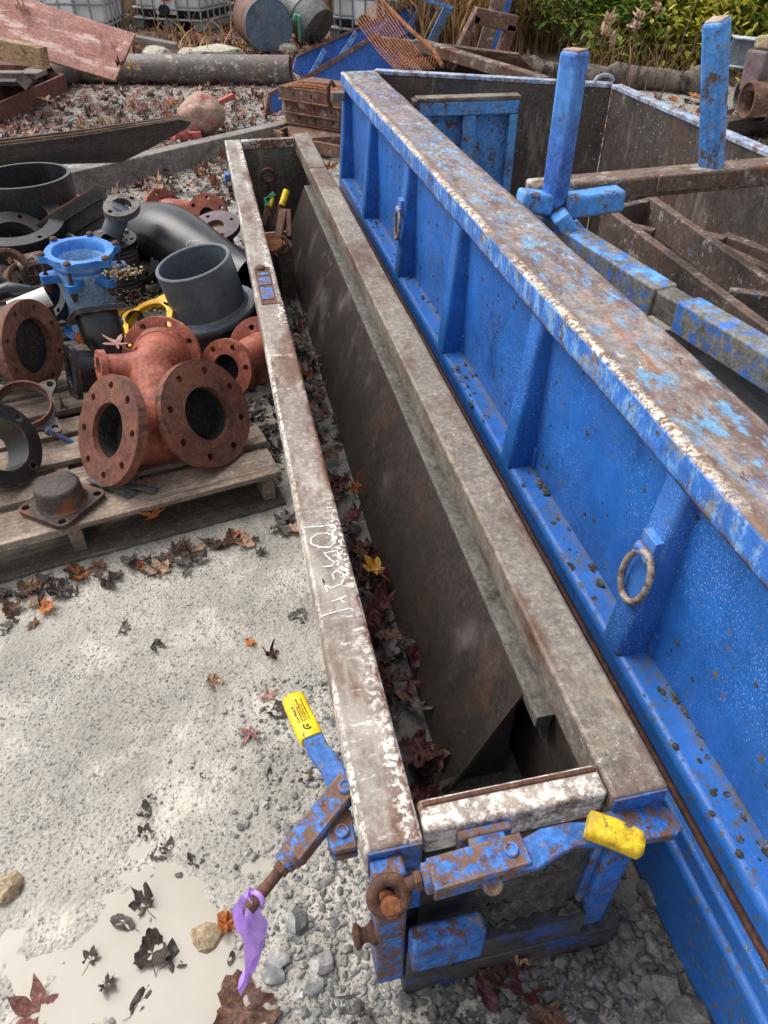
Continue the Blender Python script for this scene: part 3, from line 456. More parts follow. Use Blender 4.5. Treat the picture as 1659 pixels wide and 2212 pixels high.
# ---- toggle clamps
def grip(parent, pts, w, t, m, print_=False):
    """flattened rubber sleeve along pts"""
    mb = MB(); pts = [Vector(p) for p in pts]; n = 16; vs = []; K = 14
    def P(f):
        f *= len(pts)-1; i = min(int(f), len(pts)-2); return pts[i].lerp(pts[i+1], f-i)
    d0 = (pts[-1]-pts[0]).normalized(); side = d0.cross(Vector((0, 0, 1))).normalized(); up = side.cross(d0)
    for k in range(K+1):
        f = k/K; c = P(f); e = 1-max(0, (f-.9)/.1)**2*.35; e *= 1-max(0, (.04-f)/.04)*.1
        for j in range(n):
            a = 2*math.pi*j/n; ca, sa = math.cos(a), math.sin(a); sx = math.copysign(abs(ca)**.45, ca); sz = math.copysign(abs(sa)**.6, sa); vs.append(tuple(c+side*sx*w/2*e+up*sz*t/2*e))
    fs = [(k*n+j, k*n+(j+1) % n, (k+1)*n+(j+1) % n, (k+1)*n+j) for k in range(K) for j in range(n)]+[tuple(range(n))[::-1], tuple(K*n+j for j in range(n))]
    return mb.add(vs, fs).build('grip', m, parent, smooth=50), side, up
def flat_arm(parent, name, m, pts, w, t, up=(0, 0, 1), round_end=False):
    mb = MB(); pts = [Vector(p) for p in pts]; vs = []; n = len(pts); upv = Vector(up)
    for i, p in enumerate(pts):
        d = (pts[min(i+1, n-1)]-pts[max(i-1, 0)]).normalized(); s_ = d.cross(upv).normalized(); u_ = s_.cross(d); ww = w[i] if isinstance(w, (list, tuple)) else w
        vs += [tuple(p+s_*a*ww/2+u_*b*t/2) for a, b in ((-1, -1), (1, -1), (1, 1), (-1, 1))]
    fs = [(4*i+j, 4*i+(j+1) % 4, 4*i+4+(j+1) % 4, 4*i+4+j) for i in range(n-1) for j in range(4)]+[(3, 2, 1, 0), tuple(4*(n-1)+j for j in range(4))]
    return mb.add(vs, fs).build(name, m, parent, bevel=.0025)
def pin(parent, c, r, h, m='worn_blue_rusty', d=(0, 0, 1)):
    return place(MB().lathe([(r*1.0, 0), (r, h*.7), (r*.86, h), (r*.62, h), (r*.55, h*.6), (0, h*.6)], 20).build('pin', m, parent), axisM(c, d))
# clamp on the long side, swung open
c1 = flat_arm(form, 'toggle_clamp', 'worn_blue', [(-.046, .262, .47), (-.038, .225, .473), (-.020, .185, .474), (-.015, .150, .473), (-.018, .128, .472)], [.034, .037, .038, .036, .034], .016); c1['label'] = 'open toggle clamp with bright yellow grip'
gr, gs, gu = grip(c1, [(-.0455, .25, .47), (-.058, .30, .467), (-.069, .352, .463)], .043, .03, 'yellow_grip')
GP = [(.0, 0, 0)]
gc = Vector((-.0525, .285, .484)); gd = (Vector((-.069, .352, .463))-Vector((-.0455, .25, .47))).normalized(); gn = Vector(gu)
GM = Matrix((gd, gn.cross(gd), gn)).transposed().to_4x4(); GM.translation = Vector((-.0475, .26, .4695))+gn*.0156
mk = MB(); plate(mk, [(.010+x, y) for x, y in circ(.003, 14)], [[(.010+x, y) for x, y in circ(.0014, 12)]], 0, .0004)
arc = [(.010+.0082*math.cos(a), .0082*math.sin(a)) for a in [R(45+i*9) for i in range(21)]]; arc += [(.010+.0056*math.cos(a), .0056*math.sin(a)) for a in [R(225-i*9) for i in range(21)]]
mk.prism(arc, 0, .0004); place(mk.build('logo', 'print_black', gr, smooth=0), GM)
def text(name, body, size, m, parent, M, extr=.0002, bold=0, align='LEFT'):
    c = bpy.data.curves.new(name, 'FONT'); c.body = body; c.size = size; c.extrude = extr; c.align_x = align; c.offset = bold
    t = bpy.data.objects.new(name, c); COL.objects.link(t); dg = bpy.context.evaluated_depsgraph_get(); me = bpy.data.meshes.new_from_object(t.evaluated_get(dg)); bpy.data.objects.remove(t); bpy.data.curves.remove(c)
    me.materials.clear(); me.materials.append(MATS[m]); o = bpy.data.objects.new(name, me); COL.objects.link(o); o.parent = parent; o.matrix_local = M; return o
tm = GM @ Matrix.Translation((.0215, .0135, .0002)) @ Matrix.Rotation(R(0), 4, 'Z')
text('lettering', 'Cast Metal Pl', .0072, 'print_black', gr, GM @ Matrix.Translation((.021, .009, .0001)))
for k, s_ in enumerate(('5570 Raleigh Dr SE', 'Grand Rapids MI 49512-2004', 'P 616 942 7141 F 616', 'www.castmetalproducts.com')):
    text('lettering', s_, .0044, 'print_black', gr, GM @ Matrix.Translation((.021, .003-k*.0042, .0001)))
def channel(parent, name, m, a, b, w, h, t=.006, up=(0, 0, 1)):
    M, L = frame(a, b, up); mb = MB(); mb.box(0, L, -w/2, w/2, h/2-t, h/2, M).box(0, L, -w/2, -w/2+t, -h/2, h/2-t-.0003, M).box(0, L, w/2-t, w/2, -h/2, h/2-t-.0003, M); return mb.build(name, m, parent, bevel=.002)
ya = channel(c1, 'yoke', 'worn_blue_rusty', (.004, .148, .482), (-.104, .064, .455), .040, .034, .007)
MB().lathe([(.021, 0), (.021, .012), (.017, .016), (.017, .024)], 20, axisM((-.100, .067, .455), (-.108, -.084, -.027))).build('collar', 'worn_blue_rusty', c1)
MB().lathe([(.013, 0), (.013, .012)], 6, axisM((-.118, .052, .451), (-.108, -.084, -.027))).build('lock_nut', 'rusty_iron', c1)
MB().tube([(-.112, .057, .452), (-.140, .036, .445), (-.178, .006, .437)], [.008, .0095, .0105], 14).build('rod', 'rusty_iron', c1)
pin(c1, (-.006, .136, .494), .0125, .008)
bk = MB(); 
for z in (.43, .452): plate(bk, [(-.046, .062), (-.04, .05), (-.002, .05), (-.002, .115), (-.03, .115), (-.046, .095)], [], z, z+.012)
bk.build('bracket', 'worn_blue_rusty', c1, bevel=.003); pin(c1, (-.022, .08, .464), .012, .006)
# clamp across the near end, closed
Y2 = -.05
c2 = channel(form, 'toggle_clamp', 'worn_blue_rusty', (.083, Y2-.004, .545), (.226, Y2+.004, .545), .046, .036, .007); c2['label'] = 'closed toggle clamp with muddy yellow grip'
MB().lathe([(.021, 0), (.021, .014), (.015, .017)], 20, axisM((.09, Y2, .543), (-1, 0, -.06))).build('collar', 'worn_blue_rusty', c2)
MB().lathe([(.014, 0), (.014, .010)], 6, axisM((.0715, Y2, .542), (-1, 0, -.1))).build('lock_nut', 'rusty_iron', c2)
MB().tube([(.075, Y2, .542), (.05, Y2, .537)], .009, 14).build('rod', 'rusty_iron', c2)
rc = Vector((.024, -.056, .527)); rx = Vector((0, -.75, .66))
MB().tube([rc+(Vector((1, 0, 0))*math.cos(a)+rx.cross(Vector((1, 0, 0)))*math.sin(a))*.0235 for a in [2*math.pi*i/28 for i in range(28)]], .0095, 12, closed=True).build('eye', 'rusty_iron', c2)
MB().lathe([(.012, -.05), (.012, 0), (.0165, .001), (.0165, .008), (.013, .011), (0, .011)], 20, axisM(rc+Vector((0, -.008, -.012)), rx)).build('eye_bolt', 'orange_rust', c2)
flat_arm(c2, 'arm', 'worn_blue', [(.205, Y2, .548), (.232, Y2-.002, .549), (.262, Y2+.006, .552), (.30, Y2+.01, .552), (.36, Y2+.002, .546)], [.04, .046, .044, .036, .032], .012)
flat_arm(c2, 'latch_bar', 'worn_blue_rusty', [gy(1300, 1795, -.025), gy(1380, 1783, -.025), gy(1440, 1777, -.025), gy(1458, 1776, -.025)], [.05, .052, .05, .030], .018)
g2, _, _ = grip(c2, [gy(1268, 1780, -.035), gy(1325, 1800, -.055), gy(1390, 1829, -.080)], .042, .026, 'yellow_grip_dirty')
pin(c2, (.203, Y2+.004, .563), .011, .006); pin(c2, (.168, Y2-.024, .536), .015, .008, d=(0, -.6, .8))
bk = MB()
for z in (.505, .522): bk.box(.155, .212, -.045, .012, z, z+.01)
bk.build('bracket', 'worn_blue', c2, bevel=.003); bx('bracket_tab', 'worn_blue_rusty', c2, .142, .225, -.004, .0115, .478, .535)

# ---- ribbon knotted on the rod of the open clamp
rb = thing('survey_ribbon', 'purple survey ribbon with handwritten number tied to the clamp rod', 'ribbon', (-.168, .012, .44))
def ribbon(name, pts, w, parent, wob=.0):
    mb = MB(); vs = []; n = len(pts); K = 5
    for i, (p, s_, ww) in enumerate(pts):
        p = Vector(p); s_ = Vector(s_).normalized()
        for k in range(K):
            f = k/(K-1)-.5; nn = Vector((-s_.y, s_.x, .2)); vs.append(tuple(p+s_*f*ww+nn*wob*math.sin(f*7+i*1.3)))
    return mb.add(vs, [(i*K+k, i*K+k+1, (i+1)*K+k+1, (i+1)*K+k) for i in range(n-1) for k in range(K-1)]).build(name, 'purple_tape', parent, smooth=80)
def rp(u, v, z): return g(u, v, z)-Vector((-.168, .012, .44))
ribbon('tail', [(rp(546, 1936, .452), (1, .2, 0), .012), (rp(545, 1965, .43), (1, 0, .1), .026), (rp(551, 1995, .39), (1, .1, .2), .036), (rp(556, 2022, .34), (1, .2, .3), .046), (rp(553, 2050, .28), (1, .3, .3), .038), (rp(544, 2078, .22), (1, 0, .3), .024), (rp(533, 2100, .16), (1, .2, .1), .014), (rp(524, 2122, .09), (1, .3, .3), .017), (rp(518, 2142, .03), (1, .1, 0), .013)], 0, rb, .009)
ribbon('tail', [(rp(536, 1928, .452), (1, .3, 0), .02), (rp(527, 1945, .43), (1, .2, 0), .040), (rp(529, 1975, .38), (1, .3, .1), .040), (rp(534, 2005, .32), (1, .3, 0), .032), (rp(536, 2030, .26), (1, .3, 0), .014)], 0, rb, .007)
MB().tube([Vector((-.168, .012, .44))*0+Vector(p) for p in [(.004+.0125*math.cos(a)*.6+.004*math.sin(a), .005-.008*math.cos(a), .0+.0125*math.sin(a)) for a in [2*math.pi*i/16 for i in range(16)]]], .0042, 8, closed=True).build('knot', 'purple_tape', rb)
tp = MB(); M_ = Matrix.Identity(4)
a0, b0 = rp(521, 1950, .4275), rp(533, 2022, .29); dx = (b0-a0).normalized(); nz = (CAM-Vector(rb.location)-a0); nz = (nz-dx*nz.dot(dx)).normalized(); ty = nz.cross(dx)
TM = Matrix((dx, ty, nz)).transposed().to_4x4(); TM.translation = a0+nz*.006
text('lettering', '10521', .022, 'ink', rb, TM)

# ================================================================== BLUE SIDE PANEL
Y0, Y1 = -.80, 4.08
bp_ = thing('blue_form_panel', 'long blue steel form panel with stiffening studs and worn wide top rail', 'form panel', (.62, 0, 0))
def pb(name, m, *a, **k): a = list(a); a[0] -= .62; a[1] -= .62; return bx(name, m, bp_, *a, **k)
bent('top_rail', 'top_rail', bp_, .048, .242, Y0, Y1, .775, .85, bevel=.010, seed=3, n=130, amp=.006)
pb('skin', 'panel_blue', .706, .716, Y0, Y1-.02, .335, .776, bevel=0)
pb('back_plate', 'dark_plate', .845, .857, Y0, Y1-.02, .05, .776, bevel=0)
pb('lower_beam', 'beam_blue', .600, .80, Y0, Y1-.02, 0, .205, bevel=.012, seg=3)
pb('seam', 'rust_seam', .6305, .80, Y0, Y1-.022, .206, .262, bevel=.004)
pb('seam_strip', 'beam_blue', .614, .645, Y0, Y1-.021, .2055, .250, bevel=.006)
pb('upper_beam', 'beam_blue', .634, .84, Y0, Y1-.02, .262, .333, bevel=.018, seg=4)
SY = [-.30, .40, 1.095, 1.80, 2.50, 3.26, 3.96]
for y in SY:
    r_ = .014; st_ = MB().prism([(.0865, y), (.0865, y+.075)]+[(.013+r_-r_*math.sin(a), y+.075-r_+r_*math.cos(a)) for a in [R(18*i) for i in range(6)]]+[(.013+r_-r_*math.cos(a), y+r_-r_*math.sin(a)) for a in [R(18*i) for i in range(6)]], .3325, .7755)
    st_.v = [(p[0]+(.036*(p[2]-.3325)/.443 if p[0] < .06 else 0), p[1], p[2]) for p in st_.v]; st_.build('stud', 'panel_blue', bp_, smooth=30)
for y in SY[1:]:
    MB().box(0, .012, -.02, -.001, .33, .40).build('weld_gap', 'panel_blue', bp_, loc=(.7-.62, y, 0))
def lifting_ring(y, z0, z1, rl, tilt):
    dx = .013+.036*(z0-.3325)/.443; lug = MB(); lug.tube([(dx-.008, y-.022, z0), (dx-.008, y+.03, z0)], .016, 14); lug.box(dx-.012, dx+.02, y-.02, y+.03, z0, z0+.045); lug.build('ring_lug', 'post_blue', bp_, bevel=.002)
    c = Vector((dx-.016, y, z0-rl*.86)); pts = []
    for i in range(30):
        a = 2*math.pi*i/30; pts.append(c+Vector((-.010*math.cos(a)*0-.012*(1-math.sin(a))*.3, rl*.62*math.cos(a)+tilt*math.sin(a)*.02, rl*math.sin(a))))
    MB().tube(pts, .0075, 12, closed=True).build('lifting_ring', 'ring_steel', bp_)
lifting_ring(.425, .612, 0, .068, -.5); lifting_ring(2.53, .60, 0, .06, 0)
# mud caked in the bottom corner of the panel
mudp = [(.68, 1.10, .338), (.69, 1.18, .338), (.69, 1.26, .338), (.66, 1.13, .338), (.695, .94, .338), (.69, .80, .338), (.695, 1.62, .338), (.69, 1.70, .34), (.66, 1.66, .336), (.695, 2.40, .34), (.69, 2.46, .34), (.66, 3.2, .338), (.68, 3.14, .338), (.69, 3.88, .338), (.70, .62, .335), (.70, .13, .335), (.69, -.05, .335), (.695, .02, .335), (.698, 1.02, .336), (.698, .72, .336), (.70, .3, .336), (.66, 1.75, .338), (.64, 1.5, .336), (.65, .68, .336)]
for i, p in enumerate(mudp): [blob(random.uniform(.002, .009), i*5+k+40, 3, 1.1, (.8, 1.5, .45)).build('mud_clod', 'mud_clod', bp_, loc=(p[0]-.62+random.gauss(0, .010), p[1]+random.gauss(0, .05), p[2]), smooth=25) for k in range(3 if i % 2 == 0 else 1)]
mm = MB()
for i in range(420):   # spatter of mud drops stuck on the panel
    y = random.uniform(-.3, 4); k = random.random()
    if k < .45: c = (.0855, y, random.uniform(.36, .76)); n_ = (-1, 0, 0)
    elif k < .75: c = (random.uniform(.02, .085), y, .334); n_ = (0, 0, 1)
    else: c = (-.015, y, random.uniform(.02, .19)); n_ = (-1, 0, 0)
    r = random.choice([.0025, .003, .004, .006, .008]); b = blob(1, i, 1, .5, (1, 1, .35)); mm.add(b.v, b.f, axisM(c, n_, random.random()*6) @ Matrix.Scale(r, 4))
tag(mm.build('mud_spatter', 'mud_clod', bp_), kind='stuff')
pb('hook_plate', 'rail_steel_plain', .60, .668, 3.93, 3.99, .735, .775); MB().tube([(-.03, 3.95, .70), (-.045, 3.95, .74), (-.04, 3.95, .80), (-.02, 3.95, .83), (-.005, 3.95, .80)], .012, 10).build('hook', 'rusty_iron', bp_)

# ================================================================== THE BIN BEHIND: dark steel panels
def wall_panel(name, label, a, b, z0, z1, t, m, top):
    a, b = Vector((*a, 0)), Vector((*b, 0)); th = thing(name, label, 'form panel', a, (0, 0, math.atan2(b.y-a.y, b.x-a.x))); L = (b-a).length
    bx('plate', m, th, 0, L, -t/2, t/2, z0, z1-.02, bevel=.002); bx('top_edge', top, th, -.002, L+.002, -t/2-.006, t/2+.012, z1-.0195, z1, bevel=.003)
    for i in range(3): bx('rib', m, th, L*(.2+.3*i), L*(.2+.3*i)+.05, t/2+.002, t/2+.06, z0, z1-.03, bevel=.002)
    return th
wall_panel('dark_steel_wall', 'dark rusty steel panel with pale top edge closing the far end of the bin', (.868, 4.10), (1.985, 3.47), 0, .85, .04, 'dark_plate', 'pale_edge')
wall_panel('dark_steel_wall', 'dark mottled steel panel with worn top along the side of the bin by the bushes', (1.99, 3.44), (2.02, -.6), 0, .85, .036, 'dark_plate', 'pale_edge')
sh = thing('lifting_shackle', 'small galvanised shackle on the corner where two dark panels meet', 'shackle', (1.95, 3.50, .85))
MB().tube([(.05*math.cos(a), .0, .03*math.sin(a)+.003) for a in [R(i*18) for i in range(11)]], .009, 10).build('bow', 'tote_cage', sh)
# light blue bulkhead
bh = thing('blue_bulkhead', 'light blue ribbed steel bulkhead leaning upright inside the bin', 'bulkhead', (1.02, 3.60, 0), (0, 0, R(-4)))
bx('back', 'light_blue_paint', bh, 0, .49, .03, .045, .05, .73, bevel=.002)
bx('head_rail', 'light_blue_paint', bh, -.03, .50, -.03, .045, .715, .78, bevel=.006); bx('top_cap', 'rail_steel_plain', bh, -.04, .505, -.032, .05, .7805, .80, bevel=.004)
for x0, x1 in ((-.03, .03), (.205, .275), (.455, .50)): bx('rib', 'light_blue_paint', bh, x0, x1, -.028, .03, .03, .714, bevel=.005)
bx('side_plate', 'dark_plate', bh, -.06, -.032, -.03, .05, .03, .79)
bx('foot_rail', 'light_blue_paint', bh, -.03, .50, -.02, .03, 0, .06)
# ---- welded frame with two posts lying across the bin
fr = thing('post_frame', 'blue welded frame with two upright square posts laid across the bin', 'steel frame', (.96, 1.80, .80))
def fb(name, m, a, b, w, h, up=(0, 0, 1), bevel=.01): return MB().bar(Vector(a)-Vector((.96, 1.8, .8)), Vector(b)-Vector((.96, 1.8, .8)), w, h, up).build(name, m, fr, bevel=bevel, seg=3)
pA0, pA1 = gy(1197, 432, 1.80), gy(1243, 108, 1.80); pA0.z = .855
fb('post', 'post_blue', pA0-Vector((0, 0, .03)), pA1, .064, .068, (.5, -.8, 0), .012)
fb('post_cap', 'post_cap', pA1-(pA1-pA0).normalized()*.006, pA1+(pA1-pA0).normalized()*.003, .050, .054, (.5, -.8, 0), .002)
pB0, pB1 = gy(1540, 352, 1.885), gy(1549, 42, 1.885)
pB0.z = .874
fb('post', 'light_blue_paint', pB0, pB1, .067, .067, (.55, -.8, 0), .012)
fb('post_cap', 'post_cap', pB1-(pB1-pB0).normalized()*.006, pB1+(pB1-pB0).normalized()*.003, .052, .052, (.55, -.8, 0), .002)
fb('cross_beam', 'rusty_beam', (.93, 1.885, .84), gy(1659, 378, 1.885)+Vector((.25, 0, .018)), .10, .07)
s0, s1 = gy(1215, 445, 1.80), gy(1340, 428, 1.80); fb('sleeve', 'light_blue_paint', s0, s1+Vector((0, .0, 0)), .075, .07)
fb('sleeve', 'light_blue_paint', gy(1120, 432, 1.80), gy(1190, 440, 1.80), .065, .065)
fb('splice_plate', 'rusty_beam', gy(1420, 397, 1.83), gy(1605, 382, 1.83), .012, .055)
st0, st1 = gy(1206, 462, 1.74), g(1285, 590, .62)
fb('brace', 'light_blue_paint', st0, st1, .075, .055)
fb('brace', 'light_blue_paint', g(1235, 480, .72), g(1330, 610, .55), .05, .03)
# long muddy bar in two lengths with a bright joint
mb_ = thing('lifting_bar', 'muddy blue steel bar in two lengths with a bright joint lying inside the bin', 'steel bar', g(1440, 640, .70))
def rb_(p): return Vector(p)-Vector(mb_.location)
q0, q1, q2, q3 = g(1146, 466, .745), g(1432, 650, .71), g(1462, 668, .71), g(1760, 850, .70)
for a, b, w, h, m, nm in ((q0, q1, .085, .085, 'muddy_bar', 'bar'), (q1-(q1-q0).normalized()*.02, q2+(q3-q2).normalized()*.05, .068, .074, 'ledge_steel', 'joint'), (q2+(q3-q2).normalized()*.03, q3, .08, .09, 'muddy_bar', 'bar')):
    MB().bar(rb_(a), rb_(b), w, h).build(nm, m, mb_, bevel=.007, seg=3)
# rusty ladder frame
lf = thing('ladder_frame', 'rusty welded steel ladder frame dumped inside the bin', 'steel frame', (1.6, 2.2, .5))
def lb(a, b, w=.055, h=.10, m='rusty_frame'):
    o = Vector((1.6, 2.2, .5)); return MB().bar(Vector(a)-o, Vector(b)-o, w, h).build('rail', m, lf, bevel=.004)
LW = .036
A0, A1, B0, B1, C0, C1 = g(1305, 478, .55), g(1680, 770, .55), g(1400, 455, .55), g(1720, 690, .55), g(1490, 525, .5), g(1720, 640, .5)
lb(A0, A1, LW, .12); lb(B0, B1, LW, .12); lb(C0, C1, LW, .10); lb(g(1330, 492, .53), g(1410, 512, .53), .04, .06); lb(g(1565, 660, .54), g(1680, 676, .54), .04, .12); lb(g(1480, 520, .5), g(1560, 540, .5), .05, .1); lb(g(1555, 535, .48), g(1700, 590, .48), .05, .12)
lb(g(1310, 455, .5), g(1400, 450, .5), .05, .12); lb(A0, B0, .04, .1)
bc = thing('shade_fill', 'black sheet box added to keep the shaded bin floor dark under the muddy bar', 'shade fill', (1.25, .9, 0)); rough(MB().box(-.38, .68, -1.4, .9, .0, .34), .03, 3).build('sheet', 'black_plastic', bc, bevel=.02); bx('lip', 'black_plastic', bc, .2, .26, -1.4, .62, .3, .375)  # black box put in to stand for the shade on the bin floor
# ================================================================== PALLETS
def pallet(label, loc, rz, L=1.2, D=1.0, m='pallet_wood', boards=((0, .15), (.185, .11), (.345, .14), (.53, .10), (.68, .14), (.86, .13))):
    p = thing('wooden_pallet', label, 'pallet', loc, (0, 0, rz), 'pallets of pipe fittings')
    for i, (y, w) in enumerate(boards):
        e = random.uniform(-.02, .01) if i else 0
        rough(MB().box(-L-.0, e, y, y+w, .122+random.uniform(0, .003), .143), .004, 6, i).build('board', m, p, bevel=.003, rot=(random.uniform(-.004, .004), 0, random.uniform(-.01, .01)))
    for x in (-L+.02, -L*.57, -.065): MB().box(x, x+.042, .02, D-.02, .0205, .1215).build('stringer', 'pallet_wood', p, bevel=.003)
    for y in (0, .44, D-.14): MB().box(-L, -.0, y-.012, y+.12, 0, .020).build('bottom_board', 'pallet_wood_dark', p, bevel=.002)
    return p
pallet('weathered pallet carrying the red flanged elbow, beside the long steel form', (.004, 1.478, 0), R(12))
pallet('weathered pallet carrying the grey plastic stub and black fittings, behind the front pallet', (-.02, 2.57, 0), R(10), m='pallet_wood_dark')
DK = .145
# ================================================================== PIPE FITTINGS
def ring_mat(name, src):
    """copy of a flange material with the fine turned grooves of a gasket face, as relief"""
    m = MATS[src].copy(); m.name = name; nt = m.node_tree; tc = nt.nodes.new('ShaderNodeTexCoord'); w = nt.nodes.new('ShaderNodeTexWave'); w.wave_type = 'RINGS'; w.rings_direction = 'Z'; w.inputs['Scale'].default_value = 62; w.inputs['Distortion'].default_value = 0
    nt.links.new(tc.outputs['Object'], w.inputs['Vector']); old = [n for n in nt.nodes if n.type == 'BUMP'][0]; b = nt.nodes.new('ShaderNodeBump'); b.inputs['Strength'].default_value = .9; b.inputs['Distance'].default_value = .002
    nt.links.new(w.outputs['Fac'], b.inputs['Height']); nt.links.new(old.outputs[0], b.inputs['Normal']); nt.links.new(b.outputs[0], nt.nodes['Principled BSDF'].inputs['Normal']); MATS[name] = m
ring_mat('red_face_turned', 'red_face')
def flange(parent, c, n, ro, ri, t, nh, rh, m, roll=0, name='flange', rb=None, bev=.004):
    """round flange with bolt holes; outer face at c, pointing along n"""
    mb = MB(); rb = rb or (ro+ri)/2+(ro-ri)*.12
    plate(mb, circ(ro, 56), [circ(ri, 40)]+[circ(rh, 12, rb*math.cos(2*math.pi*i/nh+roll), rb*math.sin(2*math.pi*i/nh+roll)) for i in range(nh)], -t, 0)
    return place(mb.build(name, m, parent, bevel=bev, smooth=30), axisM(c, n))
def bez(a, b, c, d, n=14): return [a*(1-t)**3+b*3*t*(1-t)**2+c*3*t*t*(1-t)+d*t**3 for t in [i/n for i in range(n+1)]]
def pipe(parent, pts, ro, m, name='body', ri=None, mi=None, n=32, close_end=False):
    """pipe wall along pts; with ri an inner wall too"""
    mb = MB(); mb.tube(pts, ro, n, cap=False); o = mb.build(name, m, parent, smooth=50)
    if ri: MB().tube(pts[::-1], ri if not isinstance(ri, list) else ri[::-1], n, cap=False).build('bore', mi or m, o, smooth=50)
    return o
def disc(parent, c, n, r, m, name='bore_fill'): return place(MB().lathe([(r, 0), (0, .0005)], 32).build(name, m, parent), axisM(c, n))
V = Vector
# --- the front red elbow with two big flanges
cL, cR = gy(231, 930, 1.58), gy(449, 893, 1.62); nL = V((-.741, -.438, .508)).normalized(); nR = V((.725, -.628, .511)).normalized(); rF = .177
e1 = thing('flanged_branch', 'red cast iron branch fitting with two big rusty eight bolt flanges in front', 'pipe fitting', (-.38, 1.66, DK)); O1 = V(e1.location)
cL, cR = cL-O1, cR-O1
flange(e1, cL, nL, rF, .088, .032, 8, .0125, 'red_face_turned', .35, rb=.142); flange(e1, cR, nR, rF, .088, .032, 8, .0125, 'red_face_turned', .2, rb=.142)
pts = bez(cL-nL*.02, cL-nL*.24, cR-nR*.25, cR-nR*.02, 18)
pipe(e1, pts, .108, 'red_iron', ri=.0855, mi='black_gravel_bore')
disc(e1, cL-nL*.085, nL, .0854, 'black_gravel_bore'); disc(e1, cR-nR*.085, nR, .0854, 'black_gravel_bore')
MB().tube([p+V((0, 0, -.1085))+ (V((0, -.01, 0))) for p in pts[6:13]], .004, 8).build('casting_seam', 'red_iron', e1)
# --- red reducing elbow behind it
e2 = e1; O2 = O1
cB = gy(353, 768, 2.02)-O2; nB = V((.18, .80, -.30)).normalized(); cS = gy(212, 792, 1.86)-O2; nS = V((-.93, -.30, .22)).normalized()
flange(e2, cB, nB, .140, .08, .026, 8, .011, 'red_iron', .3, rb=.117); flange(e2, cS, nS, .056, .032, .022, 4, .007, 'red_iron', .6, rb=.044)
pts = bez(cB-nB*.015, cB-nB*.19, cS-nS*.16+V((.03, -.02, -.03)), cS-nS*.012, 18); pipe(e2, pts, [.092-.05*(i/18)**1.3 for i in range(19)], 'red_iron'); disc(e2, cS-nS*.01, nS, .0318, 'black_gravel_bore')
MB().lathe([(.104, 0), (.098, .012), (.093, .022)], 32, axisM(cB-nB*.03, -nB)).build('fillet', 'red_iron', e2)
m1_ = bez(cL-nL*.02, cL-nL*.24, cR-nR*.25, cR-nR*.02, 18)[9]; m2_ = pts[8]; MB().tube([m1_, m1_.lerp(m2_, .5), m2_], [.100, .084, .082], 32).build('branch', 'red_iron', e1, smooth=50)
# --- smaller red elbow against the form
e3 = thing('flanged_elbow', 'small red elbow with six bolt flange, tucked against the rail of the long form', 'pipe elbow', (-.1, 1.95, DK)); O3 = V(e3.location)
c3 = gy(488, 797, 1.93)-O3; n3 = V((-.55, -.78, .34)).normalized(); flange(e3, c3, n3, .106, .052, .028, 6, .0105, 'orange_iron', .25, rb=.083)
c4 = c3-n3*.15+V((.06, 0, .05)); n4 = -V((-.25, -.8, .45)).normalized(); flange(e3, c4, n4, .122, .055, .026, 6, .0105, 'red_iron', .1, rb=.088)
pts = bez(c3-n3*.012, c3-n3*.05, c4-n4*.05, c4-n4*.012, 14); pipe(e3, pts, .066, 'red_iron', ri=.0505, mi='black_gravel_bore'); disc(e3, c3-n3*.07, n3, .0504, 'black_gravel_bore')
# --- grey plastic stub
pv = thing('plastic_stub', 'grey plastic pipe stub with wide bottom flange tilted on black base', 'pipe stub', (-.17, 2.36, DK)); OP = V(pv.location)
pt = gy(416, 566, 2.40)-OP; pa = V((-.20, -.05, .98)).normalized(); PM = axisM(pt-pa*.215, pa)
MB().lathe([(.150, 0), (.150, .215), (.146, .2185), (.139, .2185), (.135, .215), (.133, 0)], 56, PM, close=True).build('tube', 'grey_pvc', pv, smooth=40)
MB().lathe([(.150, -.012), (.187, -.012), (.191, -.006), (.191, .008), (.187, .014), (.160, .016), (.150, .028)], 56, PM, close=True).build('flange', 'grey_pvc', pv, smooth=40)
disc(pv, pt-pa*.19, pa, .1335, 'grey_pvc', 'floor')
MB().lathe([(.178, -.18), (.178, -.014), (.10, -.013)], 48, PM).build('base', 'black_iron', pv, smooth=40)
# --- blue coupling
bcx = thing('pipe_coupling', 'blue flanged pipe coupling standing upright with six rusty bolts', 'pipe coupling', (-.675, 2.68, DK), (R(3), R(3), 0))
bcx.scale = (.93, .93, .84)
MB().lathe([(.106, 0), (.108, .30), (.120, .33), (.122, .375), (.112, .376), (.100, .36), (.098, .0)], 48, close=True).build('sleeve', 'coupling_pale', bcx, smooth=40)
MB().lathe([(.1085, .315), (.1225, .345), (.1225, .36), (.109, .36)], 48, close=True).build('collar', 'coupling_blue', bcx, smooth=40)
def lobed(r, lob, n=6, k=96, ph=0): return [((r+lob*max(0, math.cos(n*a))**2.2)*math.cos(a+ph), (r+lob*max(0, math.cos(n*a))**2.2)*math.sin(a+ph)) for a in [2*math.pi*i/k for i in range(k)]]
rg = MB(); plate(rg, lobed(.143, .032, ph=.3), [circ(.116, 48)], .385, .418); rg.build('gland_ring', 'coupling_blue', bcx, bevel=.004)
MB().lathe([(.117, .39), (.117, .417), (.108, .405), (.106, .37)], 48, close=True).build('gasket', 'coupling_blue', bcx, smooth=40)
